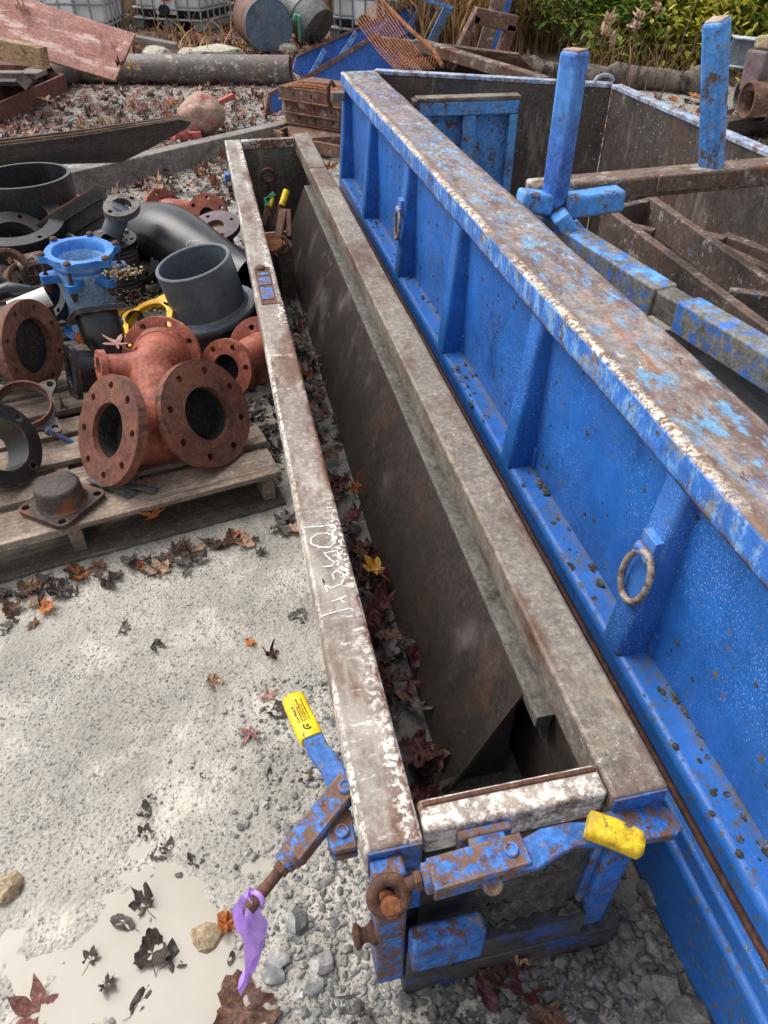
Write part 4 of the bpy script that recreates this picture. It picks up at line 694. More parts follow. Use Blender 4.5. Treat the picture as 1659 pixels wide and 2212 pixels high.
for i in range(6):
    a = 2*math.pi*i/6+.3; x, y = .158*math.cos(a), .158*math.sin(a); M = Matrix.Translation((x, y, 0))
    lg = MB(); M2 = Matrix.Rotation(a, 4, 'Z'); outl = [(.10, -.036), (.15, -.026)]+[(.158+.026*math.cos(t), .026*math.sin(t)) for t in [R(-80+20*j) for j in range(9)]]+[(.15, .026), (.10, .036)]
    plate(lg, outl, [circ(.013, 12, .158, 0)], .285, .325, M2); lg.build('lug', 'coupling_blue', bcx, bevel=.004)
    b = MB().lathe([(.008, .235), (.008, .42)], 12, M).lathe([(.016, .419), (.016, .428), (.010, .434), (0, .436)], 16, M).build('bolt', 'rusty_iron', bcx, smooth=40)
    MB().lathe([(.0165, .262), (.0165, .283)], 6, M).lathe([(.013, .244), (.013, .2615)], 6, M).build('nut', 'rusty_iron', b, smooth=30)
MB().lathe([(.14, 0), (.14, .012), (.11, .014)], 40).build('foot', 'coupling_blue', bcx)
# --- black elbow with square flanges
be = thing('square_flange_elbow', 'glossy black cast elbow with two square bolt flanges marked 4', 'pipe elbow', (-.6, 2.05, DK)); OB = V(be.location)
f1 = gy(207, 672, 2.14)-OB; m1 = V((-.12, .55, .82)).normalized(); f2 = gy(150, 803, 2.0)-OB; m2 = V((-.93, -.30, .18)).normalized()
def rsq(h, r, k=6): return [(sx*(h-r)+r*math.cos(a), sy*(h-r)+r*math.sin(a)) for sx, sy, a0 in ((1, 1, 0), (-1, 1, 90), (-1, -1, 180), (1, -1, 270)) for a in [R(a0+90*i/k) for i in range(k+1)]]
def sqflange(c, n, h, roll):
    mb = MB(); plate(mb, rsq(h, .022), [circ(.055, 32)]+[circ(.011, 12, sx*h*.76, sy*h*.76) for sx in (1, -1) for sy in (1, -1)], -.02, 0); return place(mb.build('flange', 'black_iron', be, bevel=.003), axisM(c, n, roll))
sqflange(f1, m1, .089, R(14)); sqflange(f2, m2, .092, R(20))
pts = bez(f1-m1*.01, f1-m1*.22, f2-m2*.22+V((.02, 0, -.02)), f2-m2*.01, 20); pipe(be, pts, [.074, .074, .074, .073, .066, .058, .055, .053, .053, .053, .053, .053, .053, .053, .055, .058, .064, .071, .073, .074, .074], 'black_iron', ri=.054, mi='black_iron')
disc(be, f2-m2*.08, m2, .0539, 'black_iron')
text('raised_mark', '4', .024, 'black_iron', be, (lambda d: (Matrix((V((1, 0, 0)), d.cross(V((1, 0, 0))).normalized(), d)).transposed().to_4x4()))(V((0, -.75, .66))) , .001).location = f1-m1*.05+V((-.006, -.056, .046))
# --- rusty flanged pipe at the side
lp = thing('flanged_pipe', 'black pipe end with thick rusty flange standing on edge', 'flanged pipe', (-.95, 2.12, DK)); OL = V(lp.location)
c = gy(76, 748, 2.16)-OL; n = V((.90, -.40, .10)).normalized(); flange(lp, c, n, .166, .10, .034, 8, .011, 'flange_rust', .2, rb=.137); flange(lp, c-n*.034, n, .138, .10, .045, 3, .0001, 'flange_rust', .2, name='hub')
pipe(lp, [c-n*.06, c-n*.2, c-n*.5], .112, 'black_rust_pipe'); disc(lp, c-n*.03, n, .0998, 'black_gravel_bore')
# --- grey gland ring with bolt
gl = thing('gland_ring', 'bare grey iron gland ring with triangular bolt lugs and one bolt', 'gland ring', (-.83, 1.86, DK)); OG = V(gl.location)
c = gy(52, 880, 1.90)-OG; n = V((.18, -.42, .88)).normalized(); mb = MB(); plate(mb, lobed(.100, .05, 4, 96, .5), [circ(.086, 40)]+[circ(.012, 12, .128*math.cos(.5+i*math.pi/2), .128*math.sin(.5+i*math.pi/2)) for i in range(4)], -.02, 0); place(mb.build('ring', 'grey_iron', gl, bevel=.004), axisM(c, n))
place(MB().lathe([(.086, 0), (.092, 0), (.092, .03), (.086, .03)], 48, close=True).build('lip', 'flange_rust', gl), axisM(c+n*.0005, n))
gb = gy(112, 935, 1.80)-OG; ge_ = gy(148, 952, 1.80)-OG; d = (ge_-gb).normalized(); MB().lathe([(.014, 0), (.014, .02)], 6, axisM(gb-d*.02, d)).lathe([(.0085, .018), (.0085, .10)], 14, axisM(gb-d*.02, d)).build('bolt', 'worn_blue_rusty', gl)
MB().tube([gy(10, 870, 1.92)-OG+V((0, 0, -.05)), gy(90, 905, 1.9)-OG+V((0, 0, -.05))], .014, 10).build('rod', 'black_iron', gl)
# --- black ring at the frame edge
bk_ = thing('black_flange', 'black cast flange leaning on edge on the front pallet', 'flange', (-.95, 1.6, DK)); c = gy(8, 960, 1.62)-V(bk_.location); n = V((.78, -.42, .46)).normalized(); flange(bk_, c, n, .135, .085, .03, 4, .012, 'black_iron', .3, rb=.112)
place(MB().lathe([(.10, -.11), (.10, -.03), (.0849, -.03), (.0849, -.11)], 40, close=True).build('hub', 'black_iron', bk_), axisM(c, n))
# --- cap with square flange
cp = thing('blind_cap_fitting', 'rusty round pipe cap on diamond turned square flange with four holes', 'pipe cap', g(137, 1090, DK+.002), (0, 0, R(52)))
mb = MB(); plate(mb, rsq(.096, .024), [circ(.0125, 14, sx*.074, sy*.074) for sx in (1, -1) for sy in (1, -1)], 0, .017); mb.build('flange', 'cap_iron', cp, bevel=.004)
MB().lathe([(.082, .016), (.074, .022), (.070, .032), (.068, .074), (.064, .082), (.055, .0845), (0, .085)], 48).build('dome', 'cap_iron', cp, smooth=50)
# --- webbing strap
ws = thing('webbing_strap', 'frayed grey webbing strap hanging over the pallet edge', 'strap')
def strap(name, pts, w):
    mb = MB(); vs = []; n = len(pts); pts = [V(p) for p in pts]
    for i, p in enumerate(pts):
        d = (pts[min(i+1, n-1)]-pts[max(i-1, 0)]).normalized(); s_ = V((d.y, -d.x, .25*math.sin(i*1.1))).normalized()
        for k in (-1, -.4, .4, 1): vs.append(tuple(p+s_*k*w/2+V((0, 0, .004*(1-k*k)))))
    o = mb.add(vs, [(i*4+k, i*4+k+1, i*4+k+5, i*4+k+4) for i in range(n-1) for k in range(3)]).build(name, 'webbing', ws, smooth=80); so_ = o.modifiers.new('thick', 'SOLIDIFY'); so_.thickness = .003; return o
strap('end', [g(195, 1030, .16), g(220, 1044, .165), g(245, 1052, .155), g(268, 1058, .153), (g(285, 1070, .15)), g(290, 1085, .12), g(287, 1100, .09)], .034)
strap('end', [g(238, 1046, .166), g(265, 1050, .158), g(300, 1052, .152), g(338, 1061, .150)], .03)
# --- yellow gland ring
yr = thing('yellow_gland_ring', 'yellow painted iron gland ring wedged between black elbow and grey stub', 'gland ring', (-.45, 2.35, DK)); c = gy(318, 690, 2.36)-V(yr.location); n = V((-.35, -.25, .9)).normalized()
mb = MB(); plate(mb, lobed(.112, .03, 4, 96, .2), [circ(.085, 40)], -.022, 0); place(mb.build('ring', 'yellow_iron', yr, bevel=.006), axisM(c, n))
pipe(yr, [c-n*.01+V((-.05, .03, .0)), c+V((-.06, .06, -.03)), c+V((-.08, .10, -.06))], .035, 'black_iron', 'rubber_end')
# --- tall spool on gravel filled black flange
sl = thing('hydrant_spool', 'short grey pipe with tan oval flange standing on a bolted black flange', 'pipe spool', (-.57, 2.98, DK)); OS = V(sl.location)
t0 = gy(263, 447, 2.98)-OS; MB().tube([(.01, 0, .30), t0*.5+V((.005, 0, .15)), t0], .045, 24).build('pipe', 'grey_pvc', sl)
mb = MB(); plate(mb, [(x*1.0, y*.78) for x, y in circ(.085, 40)], [circ(.043, 28), circ(.011, 10, .064, 0), circ(.011, 10, -.064, 0)], -.022, .012); place(mb.build('oval_flange', 'concrete_bit' if 0 else 'grey_iron', sl, bevel=.005), axisM(t0, (.1, -.35, .9), .5))
flange(sl, V((.01, 0, .28)), V((.08, -.12, 1)), .10, .05, .03, 6, .009, 'black_iron', .3)
for i in range(4): place(MB().lathe([(.012, 0), (.012, .012)], 6).build('nut', 'grey_iron', sl), Matrix.Translation((.01+.078*math.cos(.8+i*1.57), .078*math.sin(.8+i*1.57), .28)))
mb = MB()
for k in range(12): mb.lathe([(.078, k*.02), (.083, k*.02+.006), (.083, k*.02+.014), (.078, k*.02+.0199)], 32)
mb.build('ribbed_sleeve', 'dull_black', sl, loc=(.02, -.01, .005))
# --- big black elbow
bg_ = thing('black_elbow', 'large smooth black pipe reducer with painted mark lying behind the grey stub', 'pipe reducer', (-.3, 3.0, DK)); OE = V(bg_.location)
pts = [V(p)-OE for p in ((-.50, 3.30, .33), (-.47, 3.27, .335), (-.41, 3.21, .34), (-.34, 3.14, .345), (-.27, 3.05, .34), (-.19, 2.95, .325), (-.12, 2.86, .31), (-.05, 2.77, .295), (.02, 2.69, .285))]; pipe(bg_, pts, [.06, .125, .155, .160, .152, .132, .118, .115, .115], 'black_iron'); disc(bg_, pts[0], pts[0]-pts[1], .06, 'black_iron')
strokes_ = MB().tube([gy(u, v, 2.74)-OE+V((0, -.0, .0)) for u, v in ((436, 531), (428, 521), (412, 520), (403, 526), (404, 534), (414, 537))], .0022, 6).build('paint_mark', 'chalk', bg_)
# --- red spool and purple flange
rs = thing('flanged_spool', 'short red pipe spool with two flanges on edge among dry leaves', 'pipe spool', (-.28, 3.75, DK)); OR = V(rs.location)
c1_, c2_ = gy(357, 455, 3.75)-OR, gy(447, 465, 3.62)-OR; n1_, n2_ = V((.55, -.75, .35)).normalized(), V((-.30, -.85, .45)).normalized()
flange(rs, c1_, n1_, .112, .05, .03, 6, .011, 'orange_iron', .6, rb=.088); flange(rs, c2_, n2_, .112, .04, .03, 6, .011, 'orange_iron', .5, rb=.088)
pipe(rs, bez(c1_, c1_-n1_*-.12, c2_-n2_*.2, c2_-n2_*.01), .058, 'red_iron'); disc(rs, c2_-n2_*.02, n2_, .0399, 'black_gravel_bore')
pf = thing('loose_flange', 'flat purple brown four bolt flange lying tilted against the long form', 'flange', (-.12, 3.2, DK)); c = gy(464, 487, 3.2)-V(pf.location); n = V((-.12, -.25, .95)).normalized(); flange(pf, c, n, .120, .044, .026, 4, .0105, 'purple_iron', .75, rb=.088); disc(pf, c-n*.026, n, .06, 'stone_tan', 'rubble')
MB().lathe([(.07, -.2), (.07, -.027)], 24, axisM(c, n)).build('stub', 'black_iron', pf)
# --- black plastic pieces at the back
bb = thing('black_pipe_stub', 'large open black plastic pipe stub standing on a wide flange', 'pipe stub', (-1.0, 3.62, DK)); OBB = V(bb.location); t_ = gy(48, 378, 3.62)-OBB
MB().lathe([(.225, .16), (.225, t_.z), (.208, t_.z), (.206, .16)], 48, Matrix.Translation((t_.x, 0, 0)), close=True).build('tube', 'black_plastic', bb, smooth=40); MB().lathe([(.24, 0), (.24, .1), (.27, .12), (.27, .155), (.2, .16)], 48, Matrix.Translation((t_.x, 0, 0))).build('flange', 'black_plastic', bb, smooth=40)
bf = thing('stepped_adapter', 'dull black stepped flange adapter tipped on its side', 'pipe adapter', (-.75, 3.45, DK)); c = gy(150, 462, 3.5)-V(bf.location); n = V((-.45, .25, .85)).normalized()
place(MB().lathe([(.13, -.24), (.14, -.235), (.14, -.19), (.155, -.185), (.155, -.10), (.17, -.09), (.17, -.03), (.205, -.028), (.207, .02), (.19, .025), (.14, .024), (.13, -.2)], 48, close=True).build('body', 'dull_black', bf, smooth=30), axisM(c, n)); place(MB().lathe([(.205, .021), (.207, .028), (.195, .03)], 48).build('rim', 'flange_rust', bf), axisM(c, n))
bf2 = thing('stepped_adapter', 'red flange lying behind the stepped black adapter', 'flange', (-.6, 3.9, DK)); flange(bf2, gy(215, 450, 3.85)-V(bf2.location), (.5, .1, .85), .15, .08, .03, 6, .011, 'red_iron')
# --- rusty clamps, tubes and oddments at the edge of the load
for i, (u, v, yy, nx, lab) in enumerate(((18, 585, 2.85, V((.3, -.7, .6)), 'rusty half ring pipe clamp with bolt ears, on top of the others'), (55, 612, 2.95, V((.6, -.5, .5)), 'rusty dark pipe clamp behind the blue coupling'), (5, 655, 2.5, V((.2, -.8, .5)), 'dark rusty pipe clamp beside the white tube'))):
    th = thing('pipe_clamp', lab, 'pipe clamp', gy(u, v, yy), group=None); M = axisM((0, 0, 0), nx, i*1.3)
    poly = [(.09*math.cos(a), .09*math.sin(a)) for a in [R(10*j) for j in range(19)]]+[(.068*math.cos(a), .068*math.sin(a)) for a in [R(180-10*j) for j in range(19)]]
    MB().prism(poly, -.03, .03, M).build('band', 'rusty_iron', th, bevel=.005); [MB().box(e, e+.05, -.012, .012, -.028, .028, M).build('ear', 'rusty_frame', th, bevel=.005) for e in (.075, -.125)]
    MB().lathe([(.014, -.03), (.014, -.012)], 6, M @ Matrix.Translation((.105, .0, 0)) @ Matrix.Rotation(R(90), 4, 'X')).lathe([(.008, -.03), (.008, .05)], 12, M @ Matrix.Translation((.105, 0, 0)) @ Matrix.Rotation(R(90), 4, 'X')).build('bolt', 'rusty_iron', th)
wt = thing('white_tube', 'short white plastic tube lying behind the rusty flange', 'plastic tube', gy(72, 660, 2.36)); a, b = gy(25, 672, 2.40)-V(wt.location), gy(104, 640, 2.44)-V(wt.location); pipe(wt, [a, (a+b)/2, b], .038, 'white_plastic', 'tube', ri=.034)
ht = thing('rubber_hose', 'black rubber hose curving over the white tube', 'hose', gy(40, 640, 2.5)); MB().tube([gy(u, v, 2.5)-V(ht.location) for u, v in ((-20, 640), (20, 625), (60, 632), (95, 660), (110, 700))], .03, 14).build('hose', 'black_iron', ht)
MB().tube([gy(u, v, 2.62)-V(ht.location) for u, v in ((-20, 600), (10, 612), (50, 640))], .022, 12).build('hose', 'dull_black', ht)
for i, (u, v, yy) in enumerate(((70, 580, 3.0), (30, 600, 3.1))):
    th = thing('iron_block', ('square rusty iron casting behind the blue coupling', 'narrow rusty iron casting behind the pipe clamps')[i], 'casting', gy(u, v, yy), (.3, .4*i, .5+i)); MB().box(-.06, .06, -.05, .05, -.05, .05).prism([(.06, -.03), (.11, -.015), (.11, .015), (.06, .03)], -.03, .03).build('body', 'rusty_frame', th, bevel=.012)
ey = thing('eye_bolt', 'thin rusty eye bolt standing beside the grey stub', 'eye bolt', gy(292, 640, 2.62)); MB().tube([(.022*math.cos(a), .01*math.sin(a), .0+.022*math.sin(a)) for a in [2*math.pi*i/16 for i in range(16)]], .006, 8, closed=True).tube([(0, 0, -.02), (0, 0, -.16)], .006, 8).build('shank', 'rusty_iron', ey)

for i, (u, v, yy, n, ro, ri, m, lab) in enumerate(((30, 520, 3.25, (.2, -.5, .85), .17, .11, 'dull_black', 'dull black ring flange lying under the big black stub'), (130, 560, 3.15, (-.5, -.5, .7), .13, .08, 'black_iron', 'glossy black flange leaning behind the blue coupling'), (20, 470, 3.3, (.1, -.2, .97), .24, .17, 'black_plastic', 'wide black plastic ring in front of the big black stub'), (300, 560, 3.0, (-.3, -.6, .7), .10, .06, 'dull_black', 'dull black flange between the spool and the black reducer'), (110, 640, 2.7, (-.6, -.5, .6), .10, .06, 'black_iron', 'small black flange beside the foot of the blue coupling'))):
    th = thing('black_ring_flange', lab, 'flange', gy(u, v, yy)); flange(th, V((0, 0, 0)), n, ro, ri, .035, 6, .011, m, i*.4); place(MB().lathe([(ri+.02, -.10), (ri+.02, -.034), (ri, -.034), (ri, -.10)], 36, close=True).build('hub', m, th), axisM((0, 0, 0), n))
# ================================================================== BACKGROUND YARD
def slab(th, name, m, P, t, bevel=.003):
    """flat board through three corner points a,b,c (a->b length, a->c width), thickness t downward, grain along x"""
    a, b, c = (V(p) for p in P); x = (b-a); L = x.length; x.normalize(); y = (c-a); y = y-x*y.dot(x); Wd = y.length; y.normalize(); z = x.cross(y)
    M = Matrix((x, y, z)).transposed().to_4x4(); M.translation = (a+b)/2+y*Wd/2
    if z.z < 0: t = -t
    o = MB().box(-L/2, L/2, -Wd/2, Wd/2, min(0, -t), max(0, -t)).build(name, m, th, bevel=bevel); o.matrix_local = Matrix.Translation(-V(th.location)) @ M; return o
# red plywood sheet over clutter
pw = thing('plywood_sheet', 'flaking red painted plywood sheet lying tilted over pipes', 'plywood', (-1.4, 8.0, 0))
pa_, pb_, pc_ = g(248, 176, .30), g(290, 72, .62), g(0, -6, .86)
def onplane(P0, n, u, v): d = ray(u, v); n = V(n); return CAM+d*((V(P0)-CAM).dot(n)/d.dot(n))
def sheet(th, name, m, P0, n, px, t, off=0, xdir=None):
    """flat cut sheet lying in the plane (P0, n), outline measured on that plane; grain along x"""
    n = V(n).normalized(); P = [onplane(P0, n, *p)+n*off for p in px]; x = V(xdir).normalized() if xdir else (P[1]-P[0]); x = (x-n*x.dot(n)).normalized(); y = n.cross(x); M = Matrix((x, y, n)).transposed().to_4x4(); M.translation = sum(P, V())/len(P); Mi = M.inverted()
    o = MB().prism([tuple((Mi @ p)[:2]) for p in P], -t, 0).build(name, m, th, bevel=.002); o.matrix_local = Matrix.Translation(-V(th.location)) @ M; return o
PA, PB, PD = g(248, 176, .26), g(290, 72, .62), g(-30, 93, .50); pn = (PB-PA).cross(PD-PA).normalized(); pn = pn if pn.z > 0 else -pn
sheet(pw, 'sheet', 'ply_red', PA, pn, [(-30, 91), (248, 174), (292, 72), (180, 38), (60, -4), (-30, -35)], .012, xdir=PA-PD); sheet(pw, 'edge_ply', 'ply_edge', PA, pn, [(-30, 93), (247, 176), (290, 73), (180, 39), (60, -3), (-30, -34)], .02, -.0125, xdir=PA-PD)
tm_ = thing('timber_beam', 'cut end of a new brown timber resting under the red plywood', 'timber', g(60, 100, .55)); 
MB().bar(g(-60, 92, .60)-V(tm_.location), g(97, 126, .52)-V(tm_.location), .1, .16).build('beam', 'timber', tm_, bevel=.004)
lt = thing('channel_frame', 'rusty red steel channel frame lying on the leaves beside the plywood', 'steel frame', g(60, 230, 0))
for a, b in (((-40, 262), (140, 178)), ((-40, 224), (95, 168)), ((95, 168), (140, 178))): MB().bar(g(*a, .1)-V(lt.location), g(*b, .1)-V(lt.location), .03, .15).build('channel', 'red_rust', lt, bevel=.004)
MB().bar(g(20, 205, .06)-V(lt.location), g(60, 222, .06)-V(lt.location), .03, .1).build('channel', 'red_rust', lt)
bd = thing('board_stack', 'small stack of weathered boards under the red plywood', 'boards', g(30, 190, 0))
for i, (a, b, z) in enumerate((((-60, 158), (90, 160), .32), ((-60, 140), (60, 141), .42), ((-60, 175), (70, 176), .2))): MB().bar(g(*a, z)-V(bd.location), g(*b, z)-V(bd.location), .25, .04).build('board', ('grey_timber', 'red_rust', 'dull_black')[i], bd, bevel=.004)
MB().bar(g(52, 175, .0)-V(bd.location), g(52, 175, .3)-V(bd.location), .1, .1, (0, 1, 0)).build('post', 'grey_timber', bd)
sp_ = thing('pipe_offcut', 'short open rusty pipe under the corner of the red plywood', 'pipe', g(100, 190, 0)); a = g(100, 166, .14)-V(sp_.location); MB().lathe([(.13, 0), (.13, .4), (.12, .4), (.12, .0)], 32, axisM(a, (.45, .9, 0)), close=True).build('tube', 'old_pipe', sp_)
disc(sp_, a+V((.1, .2, 0)), (-.45, -.9, 0), .12, 'timber')
# big pipe
bp2 = thing('steel_pipe', 'long thick grey steel pipe lying on the gravel', 'pipe', (-.2, 8.75, 0)); a, b = V((-1.7, 9.24, .142))-V(bp2.location), V((.865, 8.56, .142))-V(bp2.location)
M, L = frame(a, b); pz = MB().lathe([(.135, 0), (.14, .01), (.14, L-.01), (.137, L), (.122, L), (.12, L-.3), (0, L-.3)], 40); o = pz.build('tube', 'old_pipe', bp2, smooth=40); place(o, axisM(a, b-a))
# plank on it and concrete bits
pk = thing('wooden_plank', 'short grey plank sticking out behind the red plywood', 'plank', g(330, 90, 0)); MB().bar(g(270, 78, .22)-V(pk.location), g(382, 100, .10)-V(pk.location), .2, .06).build('plank', 'grey_timber', pk, bevel=.004)
for i, (u, v, r, fl) in enumerate(((335, 117, .14, (1.3, 1, .6)), (460, 115, .22, (1.6, 1, .4)), (410, 117, .12, (1.3, 1, .6)), (624, 108, .1, (1.2, 1, .9)), (355, 120, .1, (1, 1, .8)), (500, 118, .12, (1.4, 1, .5)))):
    tag(blob(r, i+7, 2, .35, fl).build('concrete_chunk', 'concrete_bit', None, loc=g(u, v, r*fl[2]*.5), smooth=25), ['pale concrete chunk behind the steel pipe, below the plank', 'broad flat pale concrete slab piece behind the steel pipe', 'pale concrete chunk between plank and flat slab piece', 'cubic concrete chunk at the foot of the blue ended drum', 'small pale concrete chunk under the plank', 'low pale concrete piece beside the flat slab piece'][i], 'concrete', 'concrete chunks behind the pipe')
# drum and tapered bin
dr = thing('steel_drum', 'rusty steel drum lying with faded blue end towards the yard', 'drum', g(582, 118, 0)); c = gy(582, 68, g(582, 118).y+.0); c.z = .305; O = V(dr.location); ax = V((-.12, 1, .0)).normalized()
pr = [(.30, 0), (.305, .01), (.305, .03), (.295, .04)]+[(.295, .28), (.303, .30), (.295, .32), (.295, .56), (.303, .58), (.295, .60), (.295, .84), (.305, .86), (.30, .88)]
place(MB().lathe(pr, 48).build('shell', 'drum_rust', dr, smooth=40), axisM(c-O, ax)); place(MB().lathe([(.288, 0), (.288, -.008), (.0, -.009)], 48).build('end', 'drum_end', dr, smooth=40), axisM(c-O-ax*.003, ax)); place(MB().lathe([(.285, -.002), (.303, -.008), (.306, .012), (.29, .012)], 48, close=True).build('rim', 'drum_end', dr, smooth=60), axisM(c-O, ax))
cn = thing('tapered_bin', 'grey galvanised tapered bin lying on its side beside the drum', 'bin', g(690, 96, 0)); yc = g(690, 96, 0).y; a, b = gy(688, 62, yc)-V(cn.location), gy(607, -25, yc+.5)-V(cn.location); d = b-a; L = d.length
place(MB().lathe([(.0, .015), (.255, .012), (.265, 0), (.275, .02), (.275, L*.36), (.287, L*.37), (.287, L*.39), (.275, L*.40), (.22, L), (0, L)], 40).build('shell', 'galv', cn, smooth=40), axisM(a, d))
gt = thing('tape_marker', 'thin pale green tape standing up beside the drum', 'tape', g(646, 100, 0)); MB().tube([(-.05, 0, .30), (-.02, 0, .36), (.02, 0, .34), (.02, 0, 0)], .02, 8).build('tape', 'green_tape', gt)
# IBC totes
def tote(label, loc, rz, tagm=False):
    t = thing('liquid_tote', label, 'tote', loc, (0, 0, rz), 'caged liquid totes')
    bx('tank', 'tote_white', t, .05, 1.15, .05, .95, .27, 1.1, bevel=.05, seg=4); bx('tank_base', 'tote_black', t, .06, 1.14, .06, .94, .16, .28, bevel=.03, seg=3)
    cg = MB()
    for z in (.14, .27, .5, .62, .82, 1.05, 1.14):
        for (x0, y0), (x1, y1) in (((0, 0), (1.2, 0)), ((1.2, 0), (1.2, 1)), ((1.2, 1), (0, 1)), ((0, 1), (0, 0))): cg.tube([(x0, y0, z), (x1, y1, z)], .016, 8)
    cg.build('cage_rail', 'tote_cage', t)
    for k in range(7): MB().tube([(k*.2, -.012, .12), (k*.2, -.012, 1.15)], .013, 8).build('cage_bar', 'tote_cage', t)
    for k in range(1, 6): MB().tube([(-.012, k*.17, .12), (-.012, k*.17, 1.15)], .013, 8).build('cage_bar', 'tote_cage', t); MB().tube([(1.212, k*.17, .12), (1.212, k*.17, 1.15)], .013, 8).build('cage_bar', 'tote_cage', t)
    for x in (.0, .52, 1.04): bx('foot', 'tote_cage', t, x, x+.16, 0, 1, 0, .13, bevel=.02)
    bx('deck', 'tote_cage', t, 0, 1.2, 0, 1, .128, .155, bevel=.004)
    bx('valve_panel', 'tote_white', t, .42, .78, -.004, .05, .2, .62, bevel=.01); MB().lathe([(.06, 0), (.06, .1), (.075, .1), (.075, .13)], 20, axisM((.62, .03, .26), (0, -1, 0))).build('valve', 'tote_black', t)
    if tagm: bx('red_label', 'tag_red', t, .56, .72, -.03, -.025, .375, .45, bevel=0)
    return t
a, b = g(292, 62, 0), g(462, 72, 0); tote('caged white tote with red label and dark base standing in the dry grass', (a.x, a.y, 0), math.atan2(b.y-a.y, b.x-a.x), True)
a = gy(231, 38, 11.4); tote('caged white tote partly behind the red plywood', (a.x-1.17, 11.65, 0), R(-12))
a = g(712, 86, 0); tote('caged white tote leaning behind the blue ribbed panel', (a.x, a.y, 0), R(-42))
# big blue ribbed panels
bl = thing('blue_ribbed_panel', 'big tilted blue steel panel with pale blue ribs behind the bin', 'form panel', g(700, 160, 0)); OB2 = V(bl.location)
BP0, BN = (.98, 9.0, 0), V((.50, -.80, .42)).normalized()
sheet(bl, 'plate', 'bg_blue', BP0, BN, [(632, 152), (640, 122), (930, -8), (968, 14), (935, 96), (880, 108), (665, 172)], .02)
for u0, v0, u1, v1 in ((668, 165, 696, 112), (718, 148, 764, 74), (782, 108, 834, 44), (872, 72, 918, -6)): MB().bar(onplane(BP0, BN, u0, v0)-OB2+BN*.03, onplane(BP0, BN, u1, v1)-OB2+BN*.03, .06, .06, BN).build('rib', 'light_blue_paint', bl, bevel=.004)
MB().bar(onplane(BP0, BN, 640, 121)-OB2+BN*.02, onplane(BP0, BN, 930, -9)-OB2+BN*.02, .03, .05, BN).build('edge', 'bg_rust', bl)
bl2 = thing('blue_plate_panel', 'plain dark blue steel panel with rusty edge standing in front of the ribbed one', 'form panel', g(700, 200, 0)); OB3 = V(bl2.location)
CP0, CN = (1.0, 7.7, 0), V((.50, -.80, .40)).normalized()
sheet(bl2, 'plate', 'bg_blue', CP0, CN, [(618, 215), (622, 192), (804, 82), (850, 112), (905, 160), (905, 230), (700, 260)], .02)
for p, q_ in (((622, 191), (804, 81)), ((804, 81), (852, 112))): MB().bar(onplane(CP0, CN, *p)-OB3+CN*.02, onplane(CP0, CN, *q_)-OB3+CN*.02, .04, .06, CN).build('edge', 'bg_rust', bl2)
bl3 = thing('blue_end_plate', 'small blue angled plate with rusty rim beside the rusty stack', 'plate', g(590, 248, 0)); EP0, EN = g(590, 250, 0), V((.3, -.9, .2)).normalized(); sheet(bl3, 'plate', 'bg_blue', EP0, EN, [(573, 247), (606, 256), (612, 215), (600, 193), (581, 204)], .015)
for p, q_ in (((573, 247), (581, 204)), ((581, 204), (600, 193))): MB().bar(onplane(EP0, EN, *p)-V(bl3.location), onplane(EP0, EN, *q_)-V(bl3.location), .025, .05, EN).build('rim', 'bg_rust', bl3)
lad = thing('blue_strap', 'pale blue drilled steel strap standing against the ribbed panel', 'strap', g(940, 90, 0)); MB().bar(g(928, 98, .25)-V(lad.location), g(968, 16, .75)-V(lad.location), .10, .02).build('strap', 'light_blue_paint', lad, bevel=.003); MB().bar(g(905, -6, .85)-V(lad.location), g(968, 14, .76)-V(lad.location), .06, .03).build('strap', 'light_blue_paint', lad)
# rusty rod basket
bs = thing('wire_basket', 'orange rusty basket of bent steel rods on the blue panel', 'basket', g(880, 150, .5)); OW = V(bs.location)
T0, T1, B0_, B1_ = gy(768, 50, 6.3), gy(822, -2, 6.3), gy(863, 155, 5.4), gy(938, 150, 5.4)
for i in range(13):
    f = i/12; top = T0.lerp(T1, f)+V((0, 0, .02)); bot = B0_.lerp(B1_, f); mid = top.lerp(bot, .82)+V((0, 0, -.02)); MB().tube([p-OW for p in (top, top.lerp(bot, .5)+V((0, 0, -.03)), mid, bot, bot+V((.04, .06, .05+.03*f)))], .005, 6).build('rod', 'orange_rust', bs)
for f in (.25, .5, .78): MB().tube([T0.lerp(B0_, f)-OW+V((0, 0, -.012)), T0.lerp(B0_, f).lerp(T1.lerp(B1_, f), .5)-OW+V((0, 0, -.04)), T1.lerp(B1_, f)-OW], .0055, 6).build('cross_rod', 'rusty_iron', bs)
MB().tube([T1-OW, T1.lerp(B1_, .4)-OW+V((.04, 0, 0)), T1.lerp(B1_, .8)-OW+V((.08, 0, .02)), B1_-OW+V((.06, 0, .02))], .016, 10).build('edge_rod', 'orange_rust', bs)
